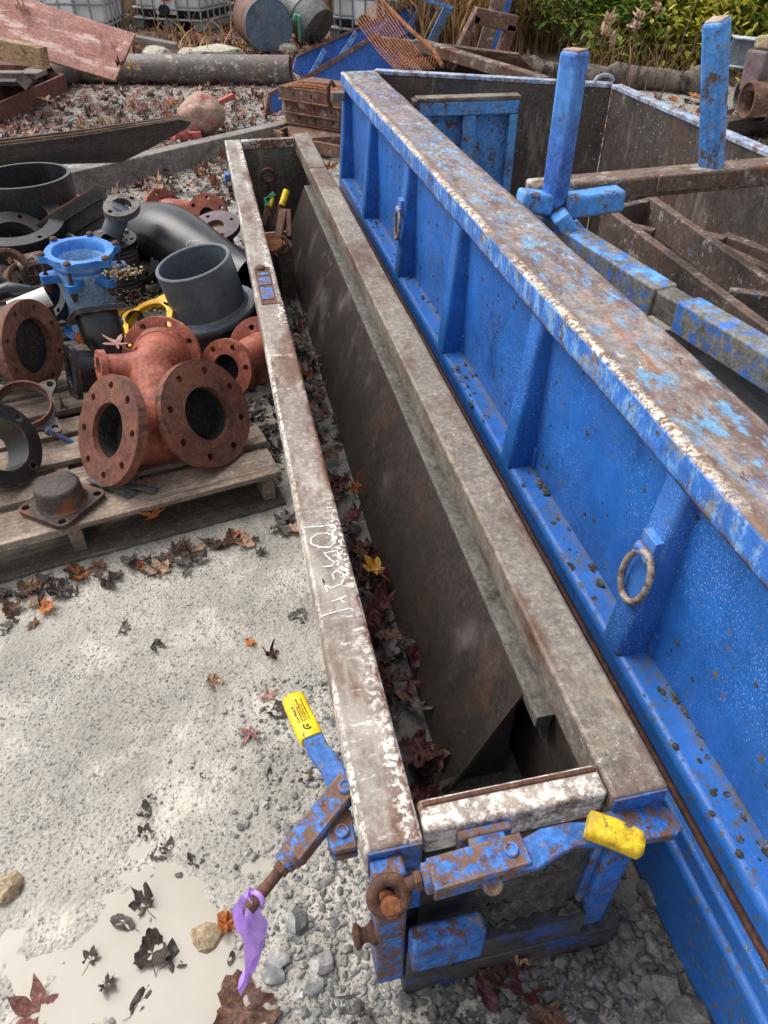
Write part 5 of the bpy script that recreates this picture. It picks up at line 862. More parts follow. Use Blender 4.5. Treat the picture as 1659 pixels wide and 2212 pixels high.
# rusty portal frame with a plank behind it
pf_ = thing('portal_frame', 'rusty steel portal frame leaning over beside the reeds', 'steel frame', g(1040, 170, 0)); OF = V(pf_.location); yb = g(1040, 172, 0).y
P4 = [gy(972, 150, yb), gy(1030, 32, yb), gy(1105, 52, yb), gy(1055, 175, yb)]
for a, b, w in ((P4[0], P4[1], .10), (P4[1]-V((.04, 0, 0)), P4[2]+V((.05, 0, 0)), .15), (P4[2], P4[3]-V((0, 0, .1)), .12)): MB().bar(a-OF, b-OF, .12, w, (0, 0, 1) if w > .14 else (1, 0, 0)).build('bar', 'bg_rust', pf_, bevel=.012)
pl_ = thing('leaning_board', 'brown and blue steel board leaning behind the rusty portal frame', 'board', g(1040, 165, 0)); MB().bar(gy(1028, 160, yb+.25)-V(pl_.location), gy(1090, -40, yb+.5)-V(pl_.location), .03, .16, (1, 0, 0)).build('board', 'rusty_beam', pl_); MB().bar(gy(1052, 130, yb+.4)-V(pl_.location), gy(1106, -40, yb+.62)-V(pl_.location), .02, .14, (1, 0, 0)).build('board', 'bg_blue', pl_)
lb2 = thing('rusty_sheet', 'low rusty sheet of steel behind the portal frame', 'sheet', g(1080, 160, 0)); slab(lb2, 'sheet', 'rusty_beam', (g(920, 150, 0), g(1200, 190, 0), g(925, 90, .42)), .02)
db = thing('dark_beam', 'long dark steel beam lying behind the far panel of the bin', 'beam', g(1000, 140, .3)); MB().bar(g(900, 95, .45)-V(db.location), g(1180, 180, .25)-V(db.location), .12, .1).build('beam', 'rusty_beam', db, bevel=.01)
# stack of rusty forms and wire
sk = thing('rusty_form_stack', 'rusty channel, top of the stack, carrying orange wire', 'channel', (.72, 6.3, 0))
def chan(label, P, z, h, m='bg_rust', i=0, dep=.42):
    th = sk if i == 0 else thing('rusty_channel', label, 'channel', (.72, 6.3-.02*i, 0)); O = V(th.location); a, b = g(*P[0], z), g(*P[1], z); a, b = a-O, b-O; M, L = frame(a, b)
    bx('web', m, th, 0, L, -.01, .01, -h, -.012, M=M, bevel=.003); bx('flange', m, th, -.003, L+.003, -.012, dep, -.0115, 0, M=M, bevel=.003); bx('flange', m, th, -.003, L+.003, -.03, dep, -h-.012, -h-.0005, M=M, bevel=.003)
    for k in (.22, .5, .78): bx('slot', 'tote_black', th, L*k, L*k+.02, -.0112, -.0101, -h*.7, -h*.35, M=M, bevel=0)
    return th
chan('', ((604, 184), (740, 204)), .42, .085); chan('rusty flaking channel second from the top of the stack', ((614, 212), (745, 232)), .33, .085, i=1); chan('rusty pale channel third from the top of the stack', ((617, 236), (748, 256)), .245, .085, i=2)
chan('grey pale folded channel low in the stack', ((660, 256), (750, 268)), .165, .07, i=3); chan('grey bent channel at the bottom of the stack', ((672, 280), (750, 290)), .09, .075, i=4)
for k in range(7): MB().tube([g(622+k*4, 186-k*1.6, .425+.003*k)-V(sk.location), g(680+k*4, 190-k*1.6, .432)-V(sk.location)+V((0, 0, .012*math.sin(k))), g(735+k*3, 201-k*1.6, .43)-V(sk.location)], .008, 6).build('wire', 'orange_rust', sk)
an = thing('rusty_angle', 'rusty angle iron lying on the gravel between stack and form', 'angle iron', g(600, 290, 0))
for a, b in (((578, 283), (640, 262)), ((575, 285), (612, 300)), ((600, 296), (655, 270)), ((640, 310), (745, 330))): MB().bar(g(*a, .07)-V(an.location), g(*b, .08)-V(an.location), .03, .09).build('leg', 'bg_rust', an, bevel=.003)
mb2 = thing('steel_offcut', 'dark rusty steel box lying under the stack by the blue panel', 'steel box', g(700, 330, 0)); bx('box', 'bg_rust', mb2, -.25, .22, -.1, .3, 0, .14, bevel=.006); bx('lid', 'dark_plate', mb2, -.2, .2, -.16, -.101, 0, .08)
# grey beam lying on the ground
gb2 = thing('grey_beam', 'long grey weathered beam lying on the leaves behind the fittings', 'beam', g(400, 360, 0)); a, b = g(135, 402, .09)-V(gb2.location), g(640, 281, .05)-V(gb2.location); MB().bar(a, b, .12, .17).build('beam', 'grey_timber', gb2, bevel=.008)
# dark plywood
dp = thing('dark_plywood', 'rotten dark plywood sheet propped over the black fittings', 'plywood', g(200, 320, .3)); DP0, DN = g(100, 345, .36), V((.10, -.93, -.30)).normalized()
for k, (off, mm_) in enumerate(((0, 'ply_dark'), (-.013, 'ply_edge'), (-.026, 'ply_dark'))): sheet(dp, 'ply_layer', mm_, DP0, DN, [(-60, 322-4*k), (180, 292-3*k), (388, 258-k), (414, 264), (404, 279), (330, 318), (262, 352), (100, 356), (-60, 362)], .0125, off)
# red buoy
by = thing('float_ball', 'old round float with flaking red paint on the gravel', 'float', g(440, 295, 0)); c = gy(437, 258, g(440, 300).y+.15); c = V((c.x, c.y, .155))-V(by.location); b_ = blob(.185, 5, 4, .22, (1.05, .95, .85)); b_.build('ball', 'buoy_red', by, loc=c, smooth=80)
MB().bar(c+V((.12, .1, .05)), c+V((.29, .22, .09)), .05, .04).build('arm', 'salmon_red', by, bevel=.005); MB().bar(c+V((-.1, -.1, -.12)), c+V((-.06, -.22, -.13)), .09, .04).build('arm', 'salmon_red', by, bevel=.005)
hy = thing('red_casting', 'small bright red casting in front of the flaking float', 'casting', g(405, 305, 0)); MB().lathe([(.05, 0), (.05, .05), (.03, .06), (.03, .1), (.045, .1), (.045, .12)], 20, axisM((0, 0, .05), (-.8, -.4, .1))).box(-.02, .12, -.03, .03, .02, .07).build('body', 'salmon_red', hy, bevel=.004)
# right: I-beam, pipes, log
ib = thing('steel_i_beam', 'pale grey I beam standing among the bushes beyond the bin', 'I beam', g(1640, 200, 0)); O = V(ib.location); a, b = gy(1585, 78, 6.6)-O, gy(1720, 92, 6.4)-O
M, L = frame(a, b); MB().box(0, L, -.1, .1, -.014, 0, M).box(0, L, -.006, .006, -.22, -.0142, M).box(0, L, -.1, .1, -.234, -.2202, M).build('beam', 'ibeam_grey', ib, bevel=.003)
MB().bar(V((.6, .3, 0)), V((.6, .3, 1)), .1, .1, (0, 1, 0)).build('support', 'bark', ib)
for i, (u, v, yy, r, lab) in enumerate(((1600, 205, 5.6, .12, 'dark open pipe at the back of the pipe pile right of the bin'), (1612, 215, 5.3, .13, 'rusty brown pipe at the front of the pipe pile right of the bin'), (1650, 230, 5.5, .12, 'dark pipe at the bottom of the pipe pile right of the bin'))):
    th = thing('pile_pipe', lab, 'pipe', gy(u, v, yy), group=None); MB().lathe([(r, 0), (r, 1.6), (r*.9, 1.6), (r*.9, 0)], 32, axisM((0, 0, 0), (1, -.12, .01)), close=True).build('tube', 'bg_rust' if i == 1 else 'old_pipe', th, smooth=40); disc(th, (.25, -.03, 0), (-1, .1, 0), r*.9, 'tote_black')
bkx = thing('broken_block', 'broken purple grey concrete block on the pipe pile', 'concrete block', gy(1645, 150, 5.4)); rough(MB().box(-.09, .3, -.12, .12, -.15, .15), .04, 5).build('block', 'purple_iron', bkx, bevel=.02); rough(MB().box(-.06, .3, -.1, .1, .15, .24), .04, 5).build('top', 'stone_tan', bkx, bevel=.02)
gc_ = thing('grey_channel', 'grey steel channel lying beyond the side panel of the bin', 'channel', g(1620, 275, 0)); a, b = g(1572, 262, .16)-V(gc_.location), g(1720, 238, .16)-V(gc_.location); M, L = frame(a, b); MB().box(0, L, -.01, .01, -.19, 0, M).box(0, L, .0105, .12, -.012, 0, M).build('channel', 'dark_plate', gc_, bevel=.003)
lg = thing('fallen_log', 'grey fallen log behind the bin at the foot of the bushes', 'log', g(1300, 165, 0)); a, b = g(1120, 152, .14)-V(lg.location), g(1560, 178, .10)-V(lg.location); rough(MB().tube([a.lerp(b, i/14)+V((0, .1*math.sin(i), .02*math.sin(i*2))) for i in range(15)], [.10+.02*math.sin(i*1.7) for i in range(15)], 14), .07, 7).build('trunk', 'bark', lg, smooth=60)

# ================================================================== THINGS LYING IN THE TROUGH
tb = thing('turnbuckle', 'rusty turnbuckle with ring eye leaning on the end wall inside the trough', 'turnbuckle', (.2, 3.72, .04)); O = V(tb.location)
c = gy(579, 379, 3.92)-O; rr = .035; MB().tube([c+V((rr*math.cos(a), -.004, rr*math.sin(a))) for a in [2*math.pi*i/20 for i in range(20)]], .009, 10, closed=True).build('eye', 'rusty_iron', tb)
n0 = c+V((0, 0, -rr)); MB().tube([n0+V((-.035, -.05, -.26)), n0+V((-.03, -.02, -.075)), n0+V((-.012, -.005, -.04)), n0+V((.012, -.005, -.04)), n0+V((.03, -.02, -.075)), n0+V((.035, -.05, -.26))], .007, 8).tube([n0, n0+V((0, 0, -.045))], .011, 10).build('fork', 'rusty_iron', tb)
for i, (p, q, lab) in enumerate((((608, 445), (619, 412), 'loose clamp handle with bright yellow grip inside the trough'), ((579, 448), (585, 428), 'short loose clamp handle with yellow end inside the trough'))):
    th = thing('clamp_handle', lab, 'clamp handle', (.3, 3.3, .1)); O = V(th.location); a, b = gy(*p, 3.45)-O, gy(*q, 3.50)-O; MB().tube([a, b], .017, 12).build('grip', 'yellow_grip', th); MB().bar(a+(a-b).normalized()*.12, a, .03, .012, (0, 1, 0)).build('arm', 'rusty_iron', th, bevel=.003)
ck = thing('chain_links', 'heap of rusty clamp parts and ring lying in the trough', 'clamp parts', (.24, 3.2, .06)); O = V(ck.location)
MB().bar(gy(600, 520, 3.1)-O, gy(612, 455, 3.3)-O, .04, .03).build('bar', 'rusty_iron', ck, bevel=.006); MB().bar(gy(625, 515, 3.15)-O, gy(622, 455, 3.3)-O, .03, .03).build('bar', 'rusty_iron', ck, bevel=.006)
c = gy(608, 530, 2.95)-O; MB().tube([c+V((.03*math.cos(a), .015*math.sin(a), .032*math.sin(a))) for a in [2*math.pi*i/18 for i in range(18)]], .009, 8, closed=True).build('ring', 'rusty_iron', ck)
wb = thing('wedge_block', 'grey steel wedge block with sloping top lying in the trough', 'steel block', (.17, 3.25, .034)); MB().prism([(-.08, 0), (.07, 0), (.07, .10), (-.02, .2), (-.08, .16)], -.09, .09, Matrix.Rotation(R(90), 4, 'X')).build('block', 'ledge_steel', wb, bevel=.004); MB().prism([(-.0, .0), (.07, .0), (.07, .26), (.03, .28), (-.0, .24)], .1, .2, Matrix.Rotation(R(90), 4, 'X')).build('plate', 'rusty_frame', wb, bevel=.004)
tp_ = thing('tape_scrap', 'scrap of pale green tape tied to the turnbuckle', 'tape', gy(578, 445, 3.45)); MB().bar((-.005, 0, -.05), (.0, 0, .04), .03, .004, (0, 1, 0)).bar((.0, 0, .03), (.04, 0, .06), .02, .004, (0, 1, 0)).build('tape', 'green_tape', tp_)
ro = thing('steel_rod', 'thin grey steel rod lying at the foot of the sloping plate', 'rod', (.24, 2.6, .05)); O = V(ro.location); MB().tube([g(617, 565, .06)-O, g(624, 600, .055)-O, g(637, 632, .05)-O], .009, 8).build('rod', 'ledge_steel', ro)
fc = thing('rusted_cap', 'orange rusted round cap lying in the trough', 'cap', gy(586, 525, 2.95)); MB().lathe([(.045, -.02), (.055, 0), (.05, .01), (0, .015)], 20, axisM((0, 0, 0), (0, -.5, .8))).build('cap', 'orange_rust', fc)
# ================================================================== GROUND
PUD = [(350, 1985, .085, .06), (320, 2060, .075, .055), (410, 2120, .08, .07), (240, 2120, .06, .05), (180, 2170, .07, .04), (270, 1985, .07, .045), (190, 2075, .07, .04), (380, 1935, .06, .03), (330, 2175, .05, .04), (430, 2020, .06, .05), (340, 1890, .06, .03), (300, 1840, .03, .02), (55, 2110, .05, .05), (20, 2040, .035, .04), (120, 2190, .05, .03), (553, 1868, .028, .018), (560, 1990, .0, .0), (420, 2200, .07, .05)]
PUD = [(g(u, v).x, g(u, v).y, a, b) for u, v, a, b in PUD if a]
def hgt(x, y):
    p = Vector((x, y, 0)); n = mnoise.noise
    h = .0045+.006*n(p*2.3)+.0045*n(p*7+Vector((3, 1, 0)))+.003*n(p*19+Vector((1, 7, 0)))
    if -1.6 < x < 1 and -.7 < y < 2.2: h += .0022*n(p*46)+.0016*n(p*95)
    d = sum(math.exp(-(((x-a)/rx)**2+((y-b)/ry)**2)) for a, b, rx, ry in PUD) if (-1.3 < x < .1 and -.8 < y < 1.0) else 0
    h -= .011*min(d, 1.4)
    if d > .05: h += .0035*n(p*28)+.002*n(p*60)
    if y > 4: h += .02*n(p*.7)+.015*n(p*3)
    return h
def graded(lo, hi, flo, fhi, fine, k=1.18):
    a = list(np.arange(flo, fhi, fine)); s_ = fine; x = flo; L = []
    while x > lo: s_ *= k; x -= s_; L.append(x)
    s_ = fine; x = a[-1]; Rr = []
    while x < hi: s_ *= k; x += s_; Rr.append(x)
    return L[::-1]+a+Rr
xs = graded(-150, 150, -1.05, .62, .0062); ys = graded(-60, 200, -.42, 1.45, .0072)
nx, ny = len(xs), len(ys); vs = [(x, y, hgt(x, y)) for y in ys for x in xs]
idx = np.arange(nx*ny).reshape(ny, nx); q = np.stack([idx[:-1, :-1], idx[:-1, 1:], idx[1:, 1:], idx[1:, :-1]], -1).reshape(-1, 4)
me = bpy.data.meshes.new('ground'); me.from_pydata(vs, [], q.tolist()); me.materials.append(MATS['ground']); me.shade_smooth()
tag(bpy.data.objects.new('ground', me), kind='structure'); COL.objects.link(bpy.data.objects['ground'])
wm = MB(); wm.add([(-1.2, -.6, 0), (-.16, -.6, 0), (-.13, .25, 0), (-.3, .42, 0), (-1.2, .75, 0)], [(0, 1, 2, 3, 4)]); wo = wm.build('puddle_water', 'water', None, loc=(0, 0, -.0002), smooth=0); tag(wo, kind='structure')
# ---- gravel (numpy scatter of small angular stones)
def ico(sub):
    bm = bmesh.new(); bmesh.ops.create_icosphere(bm, subdivisions=sub, radius=1); v = np.array([list(x.co) for x in bm.verts]); f = np.array([[y.index for y in x.verts] for x in bm.faces]); bm.free(); return v, f
I1, I2 = ico(1), ico(2)
def scatter(name, label, pts, sizes, base, m, flat=.65, amp=.32, sink=.25, smooth=False):
    v, f = base; n = len(pts); V0 = np.repeat(v[None], n, 0)
    pn = rng.normal(size=(n, 9, 3)); pn /= np.linalg.norm(pn, axis=2, keepdims=True); pd = .34+.42*rng.random((n, 9)); dt = np.einsum('nij,kj->nki', pn, v)   # broken faces: cut each stone by random planes
    sc_ = np.min(np.where(dt > .05, pd[:, None]/np.maximum(dt, .05), 9.), axis=2); V0 = V0*np.minimum(1.05, sc_)[..., None]*(1+.12*amp*(rng.random((n, len(v), 1))-.5)*2); V0 = V0*np.stack([1+.35*(rng.random(n)-.5), .75+.3*rng.random(n), flat*(.7+.6*rng.random(n))], -1)[:, None]
    th = rng.random(n)*6.283; c, s_ = np.cos(th), np.sin(th); tx = (rng.random(n)-.5)*.9; Rz = np.zeros((n, 3, 3)); Rz[:, 0, 0] = c; Rz[:, 0, 1] = -s_; Rz[:, 1, 0] = s_; Rz[:, 1, 1] = c; Rz[:, 2, 2] = 1
    Rx = np.zeros((n, 3, 3)); Rx[:, 0, 0] = 1; Rx[:, 1, 1] = np.cos(tx); Rx[:, 1, 2] = -np.sin(tx); Rx[:, 2, 1] = np.sin(tx); Rx[:, 2, 2] = np.cos(tx)
    V0 = np.einsum('nij,nkj->nki', Rz @ Rx, V0)*sizes[:, None, None]; P = np.array(pts); P[:, 2] += sizes*flat*(1-2*sink); V0 = V0+P[:, None]
    F = (f[None]+np.arange(n)[:, None, None]*len(v)).reshape(-1, 3); me = bpy.data.meshes.new(name); me.vertices.add(n*len(v)); me.vertices.foreach_set('co', V0.reshape(-1)); k = len(F)
    me.loops.add(k*3); me.loops.foreach_set('vertex_index', F.reshape(-1).astype(np.int32)); me.polygons.add(k); me.polygons.foreach_set('loop_start', np.arange(0, k*3, 3, dtype=np.int32)); me.update(calc_edges=True); me.shade_flat()
    if smooth: me.shade_smooth(); me.set_sharp_from_angle(angle=R(50))
    me.materials.append(MATS[m]); o = bpy.data.objects.new(name, me); COL.objects.link(o); return tag(o, label, 'gravel', kind='stuff')
def in_form(x, y): return (-.0 < x < .5 and -.03 < y < 4.1) and x > .055 or (x > .60 and x < .87 and y < 4.1)
def pts_in(n, x0, x1, y0, y1, dens=None):
    out = []
    while len(out) < n:
        x, y = random.uniform(x0, x1), random.uniform(y0, y1)
        if in_form(x, y): continue
        if dens and random.random() > dens(x, y): continue
        out.append((x, y, hgt(x, y)))
    return out
def cl(x, a, b): return max(0, min(1, (x-a)/(b-a)))
dA = lambda x, y: (.03+.97*cl(x, -.30, -.06)**1.6)*(.3+.7*cl(.45-y, 0, .5)) if hgt(x, y) > -.002 else .03
P_ = pts_in(3600, -.5, .06, -.40, .75, dA); scatter('coarse_gravel', 'coarse angular grey gravel around the near end of the long form', P_, .0026+.0115*rng.random(len(P_))**3.4, I2, 'stone', .6, .22, .38)
P_ = pts_in(2600, .06, .62, -.42, .03); scatter('rubble_gravel', 'dark rubble between the long form and the blue panel', P_, .004+.021*rng.random(len(P_))**3.2, I2, 'stone_dark', .65, .25, .25)
P_ = pts_in(300, .49, .6, .0, 2.5); scatter('rubble_gravel', 'dark rubble in the gap under the blue panel', P_, .006+.016*rng.random(len(P_)), I1, 'stone_dark', .65, .3, .25)
dB = lambda x, y: (.12+.88*max(0, min(1, .5+1.6*mnoise.noise(Vector((x*4.2, y*4.2, 3)))))) if hgt(x, y) > .0005 else .02
P_ = pts_in(26000, -1.15, .05, -.42, 1.62, dB); scatter('grit', 'fine grey grit bedded in pale mud', P_, .0013+.0040*rng.random(len(P_))**3, I1, 'stone', .55, .3, .42)
dC = lambda x, y: (.25+.75*max(0, min(1, .5+1.2*mnoise.noise(Vector((x*1.6, y*1.6, 9))))))
P_ = pts_in(9000, -2.6, 1.4, 3.4, 8.6, dC); scatter('yard_gravel', 'light grey gravel of the yard behind the pallets', P_, .007+.016*rng.random(len(P_))**2, I1, 'stone', .6, .3, .25)
P_ = pts_in(3500, -1.5, .05, 1.6, 3.9); scatter('yard_gravel', 'gravel and dirt under the pallets, toned darker for shade', P_, .005+.014*rng.random(len(P_))**2, I1, 'stone_dark', .6, .3, .3)  # dark stone tone stands for dirt and painted shade under the pallets
def deb(u, v, z, n, r, sz):
    c = g(u, v, z); return [(c.x+random.gauss(0, r), c.y+random.gauss(0, r), z+random.uniform(0, .02)) for _ in range(n)]
P_ = deb(265, 690, .2, 200, .06, 1)+deb(310, 680, .2, 160, .07, 1)+deb(60, 480, .33, 60, .12, 1)+deb(270, 595, .43, 110, .035, 1)+deb(340, 640, .16, 120, .08, 1)+deb(245, 640, .2, 80, .06, 1); scatter('rubble', 'crumbs of pale rubble spilt among the fittings', P_, .004+.010*rng.random(len(P_))**2, I1, 'stone_tan', .7, .35, .2)
STN = [(448, 2022, .030, 'stone_tan', 'tan rounded stone at the edge of the puddle, beside the ribbon'), (20, 1925, .03, 'stone_tan', 'rough tan clod at the edge of the pale mud'), (640, 1995, .024, 'stone', 'angular grey stone beside the near corner of the long form'), (600, 2075, .022, 'stone', 'split grey stone below the purple ribbon'), (700, 2085, .022, 'stone', 'blocky grey stone near the base of the form'), (625, 1800, .012, 'stone', 'small flat pale stone under the open clamp'), (590, 2110, .02, 'stone', 'dull grey stone between ribbon end and form'), (680, 2130, .02, 'stone', 'pale grey stone below the form corner'),
       (1440, 2145, .034, 'stone_dark', 'big dark rock near the foot of the blue panel'), (1490, 2200, .04, 'stone_dark', 'biggest dark rock against the blue panel foot'), (1395, 2140, .022, 'stone_dark', 'dark block of rock beside the big dark rock'), (1405, 1935, .030, 'stone_dark', 'dark clod under the latch bar'), (1350, 2140, .018, 'stone', 'pale chip of stone in the dark rubble'), (1530, 2110, .02, 'stone_dark', 'dark stone touching the blue beam')]
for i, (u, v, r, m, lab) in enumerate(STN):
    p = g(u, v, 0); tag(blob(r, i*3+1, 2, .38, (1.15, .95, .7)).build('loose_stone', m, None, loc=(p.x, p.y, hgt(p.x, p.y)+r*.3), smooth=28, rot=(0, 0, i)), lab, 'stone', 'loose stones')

# ================================================================== LEAVES
def leaf_data(kind, seed, curl=.25):
    rs_ = random.Random(seed); K = 60; out = []; lob = dict(star=[(90, 1), (22, .86), (158, .86), (-42, .58), (222, .58)], maple=[(90, 1), (35, .9), (145, .9), (-25, .6), (205, .6)], oval=[(90, 1)], round=[])[kind]
    if kind == 'round':
        ol = [((.72+.16*math.cos(3*(t-R(90)))+.05*math.cos(14*t)+rs_.uniform(-.03, .03))*math.cos(t), (.72+.16*math.cos(3*(t-R(90)))+.05*math.cos(14*t)+rs_.uniform(-.03, .03))*math.sin(t)) for t in [R(-90)+2*math.pi*i/40 for i in range(40)]]
    elif kind == 'oval':
        ol = [(.34*math.sin(t)*(1+.08*rs_.uniform(-1, 1)), -.55+1.1*(1-math.cos(t))/2*1.25) for t in [math.pi*i/10 for i in range(11)]]; ol = ol+[(-x, y) for x, y in ol[-2:0:-1]]
    else:
        ol = []; L = sorted(lob, key=lambda a: a[0]); base = .40 if kind == 'maple' else .26; wd = .36 if kind == 'maple' else .2
        pts_ = [(-90, .10, 0)]
        for j, (a, r) in enumerate(L):
            r *= rs_.uniform(.85, 1.1); hw = 18 if kind == 'star' else 24
            pts_ += [(a-hw, r*(.50 if kind == 'star' else .62), 0), (a-hw*.45, r*.80, 0), (a, r, 1), (a+hw*.45, r*.80, 0), (a+hw, r*(.50 if kind == 'star' else .62), 0)]
            if j < len(L)-1: pts_.append(((a+L[j+1][0])/2, base*(.9 if kind == 'star' else 1.05), 0))
        pts_.sort(key=lambda a: a[0]); ol = [(r*math.cos(R(a)), r*math.sin(R(a))) for a, r, _ in pts_]
    n = len(ol); v = [(0, 0)]+[(x*.36, y*.36) for x, y in ol]+[(x*.7, y*.7) for x, y in ol]+ol; f = [(0, 1+i, 1+(i+1) % n) for i in range(n)]+[(1+j*n+i, 1+j*n+n+i, 1+j*n+n+(i+1) % n, 1+j*n+(i+1) % n) for j in (0, 1) for i in range(n)]
    ax = rs_.uniform(0, 6.28); c1 = curl*rs_.uniform(.3, 1.4); c2 = curl*rs_.uniform(-.8, 1.2); vs = []
    for x, y in v:
        r = math.hypot(x, y); t = x*math.cos(ax)+y*math.sin(ax); z = c1*t*t*1.1+c2*.6*r*r+.10*abs(x)*(1 if kind != 'oval' else 2)+curl*.5*mnoise.noise(Vector((x*3.4+seed, y*3.4, 0)))+curl*.3*r*mnoise.noise(Vector((x*8+seed, y*8, 3))); sh_ = 1-.18*curl*r; vs.append((x*sh_+.12*curl*r*mnoise.noise(Vector((x*4, y*4+seed, 7))), y*sh_+.12*curl*r*mnoise.noise(Vector((x*4+seed, y*4, 9))), z))
    s0 = len(vs); L_ = .8; sw = .014      # stalk: a thin three sided strip
    for k in range(4): t = k/3; cx, cy, cz = .12*t*t*rs_.choice((-1, 1)), -.1-L_*t, .06*t+.02; vs += [(cx-sw, cy, cz), (cx+sw, cy, cz), (cx, cy, cz+sw*1.6)]
    for k in range(3):
        for j in range(3): a = s0+3*k+j; b = s0+3*k+(j+1) % 3; f.append((a, b, b+3, a+3))
    return vs, f
LV = {}
for kd in ('star', 'maple', 'oval', 'round'):
    for cu in (.15, .45, .9, 1.4):
        for sd_ in range(3): LV[(kd, cu, sd_)] = leaf_data(kd, sd_*11+int(cu*10)+len(kd), cu)
LME = {}
def leaf_mesh(kd, cu, sd_, m):
    k = (kd, cu, sd_, m)
    if k not in LME:
        me = bpy.data.meshes.new('leaf'); v, f = LV[(kd, cu, sd_)]; me.from_pydata(v, [], f); me.shade_smooth(); me.materials.append(LEAFM[LI[m]]); LME[k] = me
    return LME[k]
CN_ = dict(pink='pale pink', orange='dull orange', tan='pale tan', wine='wine red', dark='dark brown', gold='golden', red='deep red', black='blackened', brown='brown', coral='coral red'); KN_ = dict(star='star shaped', maple='broad lobed', oval='narrow', round='rounded')
def leaf(name, label, p, r, kd, m, rz, tilt=(0, 0), cu=.45, sd_=0, group=None):
    if group: label = CN_[m]+' '+KN_[kd]+' '+label
    o = bpy.data.objects.new(name, leaf_mesh(kd, cu, sd_, m)); COL.objects.link(o); o.location = p; o.scale = (r, r, r); o.rotation_euler = (tilt[0], tilt[1], rz); return tag(o, label, 'leaf', group)
def gl_(u, v, dz=.004): p = g(u, v, 0); return V((p.x, p.y, hgt(p.x, p.y)+dz))
ON = [('star', 'pink', g(253, 742, .43), .062, 1.0, (.35, .1), .15, 'pink five pointed leaf lying on the black elbow'), ('star', 'orange', g(332, 1112, .10), .065, 3.6, (1.1, -.2), .45, 'orange leaf hanging from the pallet edge'),
      ('maple', 'tan', gl_(352, 1240), .062, .6, (.1, .1), .45, 'large pale tan leaf on the gravel beside dark wet leaves'), ('maple', 'orange', gl_(545, 1390), .028, 2.2, (.1, .2), .45, 'small orange leaf alone on the gravel near the rail'), ('round', 'tan', gl_(460, 1478), .032, .3, (.2, .3), .9, 'curled tan leaf on pale gravel'), ('star', 'wine', gl_(588, 1420), .045, 1.4, (.5, .2), .9, 'curled dark red leaf above the yellow grip'),
      ('star', 'pink', gl_(582, 1512), .038, .2, (.2, 0), .45, 'dull pink star leaf just behind the yellow grip'), ('star', 'coral', gl_(545, 1588), .045, 2.4, (.1, .1), .45, 'faded reddish leaf with long stalk left of the yellow grip'), ('round', 'orange', gl_(490, 1998, .012), .034, .5, (.3, .2), .9, 'spotted orange leaf beside the purple ribbon'), ('round', 'brown', gl_(525, 2188, .006), .085, .25, (.05, .05), .45, 'big veined brown leaf under the tip of the ribbon'),
      ('maple', 'coral', gl_(88, 2190), .062, 1.2, (.1, .1), .45, 'coral red leaf lying in the milky puddle'), ('round', 'brown', gl_(1058, 2115, .03), .05, .9, (.4, .2), .9, 'curled brown leaf leaning on the base of the form'), ('maple', 'tan', gl_(1120, 2090, .03), .045, 2.1, (.5, .4), .9, 'light tan leaf against the form base'), ('maple', 'red', gl_(1140, 2135, .012), .055, 1.9, (.1, .2), .45, 'dark red leaf on the dark rubble'), ('maple', 'brown', gl_(1175, 2192, .012), .062, 2.8, (.1, .1), .45, 'broad brown leaf on the dark rubble'), ('oval', 'wine', gl_(1050, 2162, .02), .05, .3, (.3, .1), .45, 'narrow dark leaf standing among the brown leaves'),
      ('star', 'orange', g(768, 1052, .115), .062, 1.0, (.6, -.2), .9, 'orange brown leaf propped on the trough floor'), ('maple', 'gold', g(812, 1232, .12), .062, .8, (.3, .3), .45, 'golden yellow maple leaf in the trough'), ('star', 'red', g(692, 893, .105), .055, 2.0, (.3, .2), .45, 'red star leaf near the middle of the trough'), ('star', 'red', g(826, 1312, .115), .062, .4, (.2, .2), .9, 'bright red star leaf below the golden leaf'), ('maple', 'brown', g(855, 1372, .115), .055, 2.3, (.2, .3), .45, 'brown leaf below the red star leaf in the trough'), ('maple', 'wine', g(905, 1625, .12), .065, 2.0, (.1, .1), .45, 'wine red leaf at the near end of the trough'),
      ('oval', 'wine', g(895, 1420, .09), .05, .1, (.8, .2), .45, 'upright wine coloured leaf against the sloping plate'), ('maple', 'tan', g(655, 732, .10), .055, 1.8, (.3, .2), .9, 'tan curled leaf in the middle of the trough'), ('maple', 'orange', g(665, 812, .10), .045, 2.9, (.2, .3), .9, 'orange brown leaf curled on wet trough leaves'), ('star', 'orange', g(712, 362, .575), .06, .3, (.8, .2), .9, 'dry orange leaf standing on the rail joint beside the blue panel'),
      ('maple', 'orange', g(1126, 405, .25), .05, .4, (.6, .3), .9, 'orange leaf inside the bin below the blue bulkhead'), ('maple', 'brown', g(1455, 685, .55), .05, .9, (.4, .2), .9, 'brown leaf wedged under the joint of the muddy bar'), ('maple', 'tan', g(1448, 702, .60), .05, 2.0, (.4, .4), .45, 'pale tan leaf on the edge of the top rail by the bar joint'), ('star', 'orange', g(185, 742, .25), .07, 2.9, (.7, .2), .9, 'crumpled orange brown leaf under the blue coupling'), ('maple', 'brown', g(142, 882, .17), .04, 1.9, (.5, .2), .9, 'small rusty brown leaf beside the grey gland ring'), ('star', 'tan', g(100, 215, .08), .12, 1.0, (.3, .1), .45, 'large pale leaf against the rusty channel frame')]
for i, (kd, m, p, r, rz, tl, cu, lab) in enumerate(ON): leaf('fallen_leaf', lab, p, r, kd, m, rz, tl, cu, i % 3)
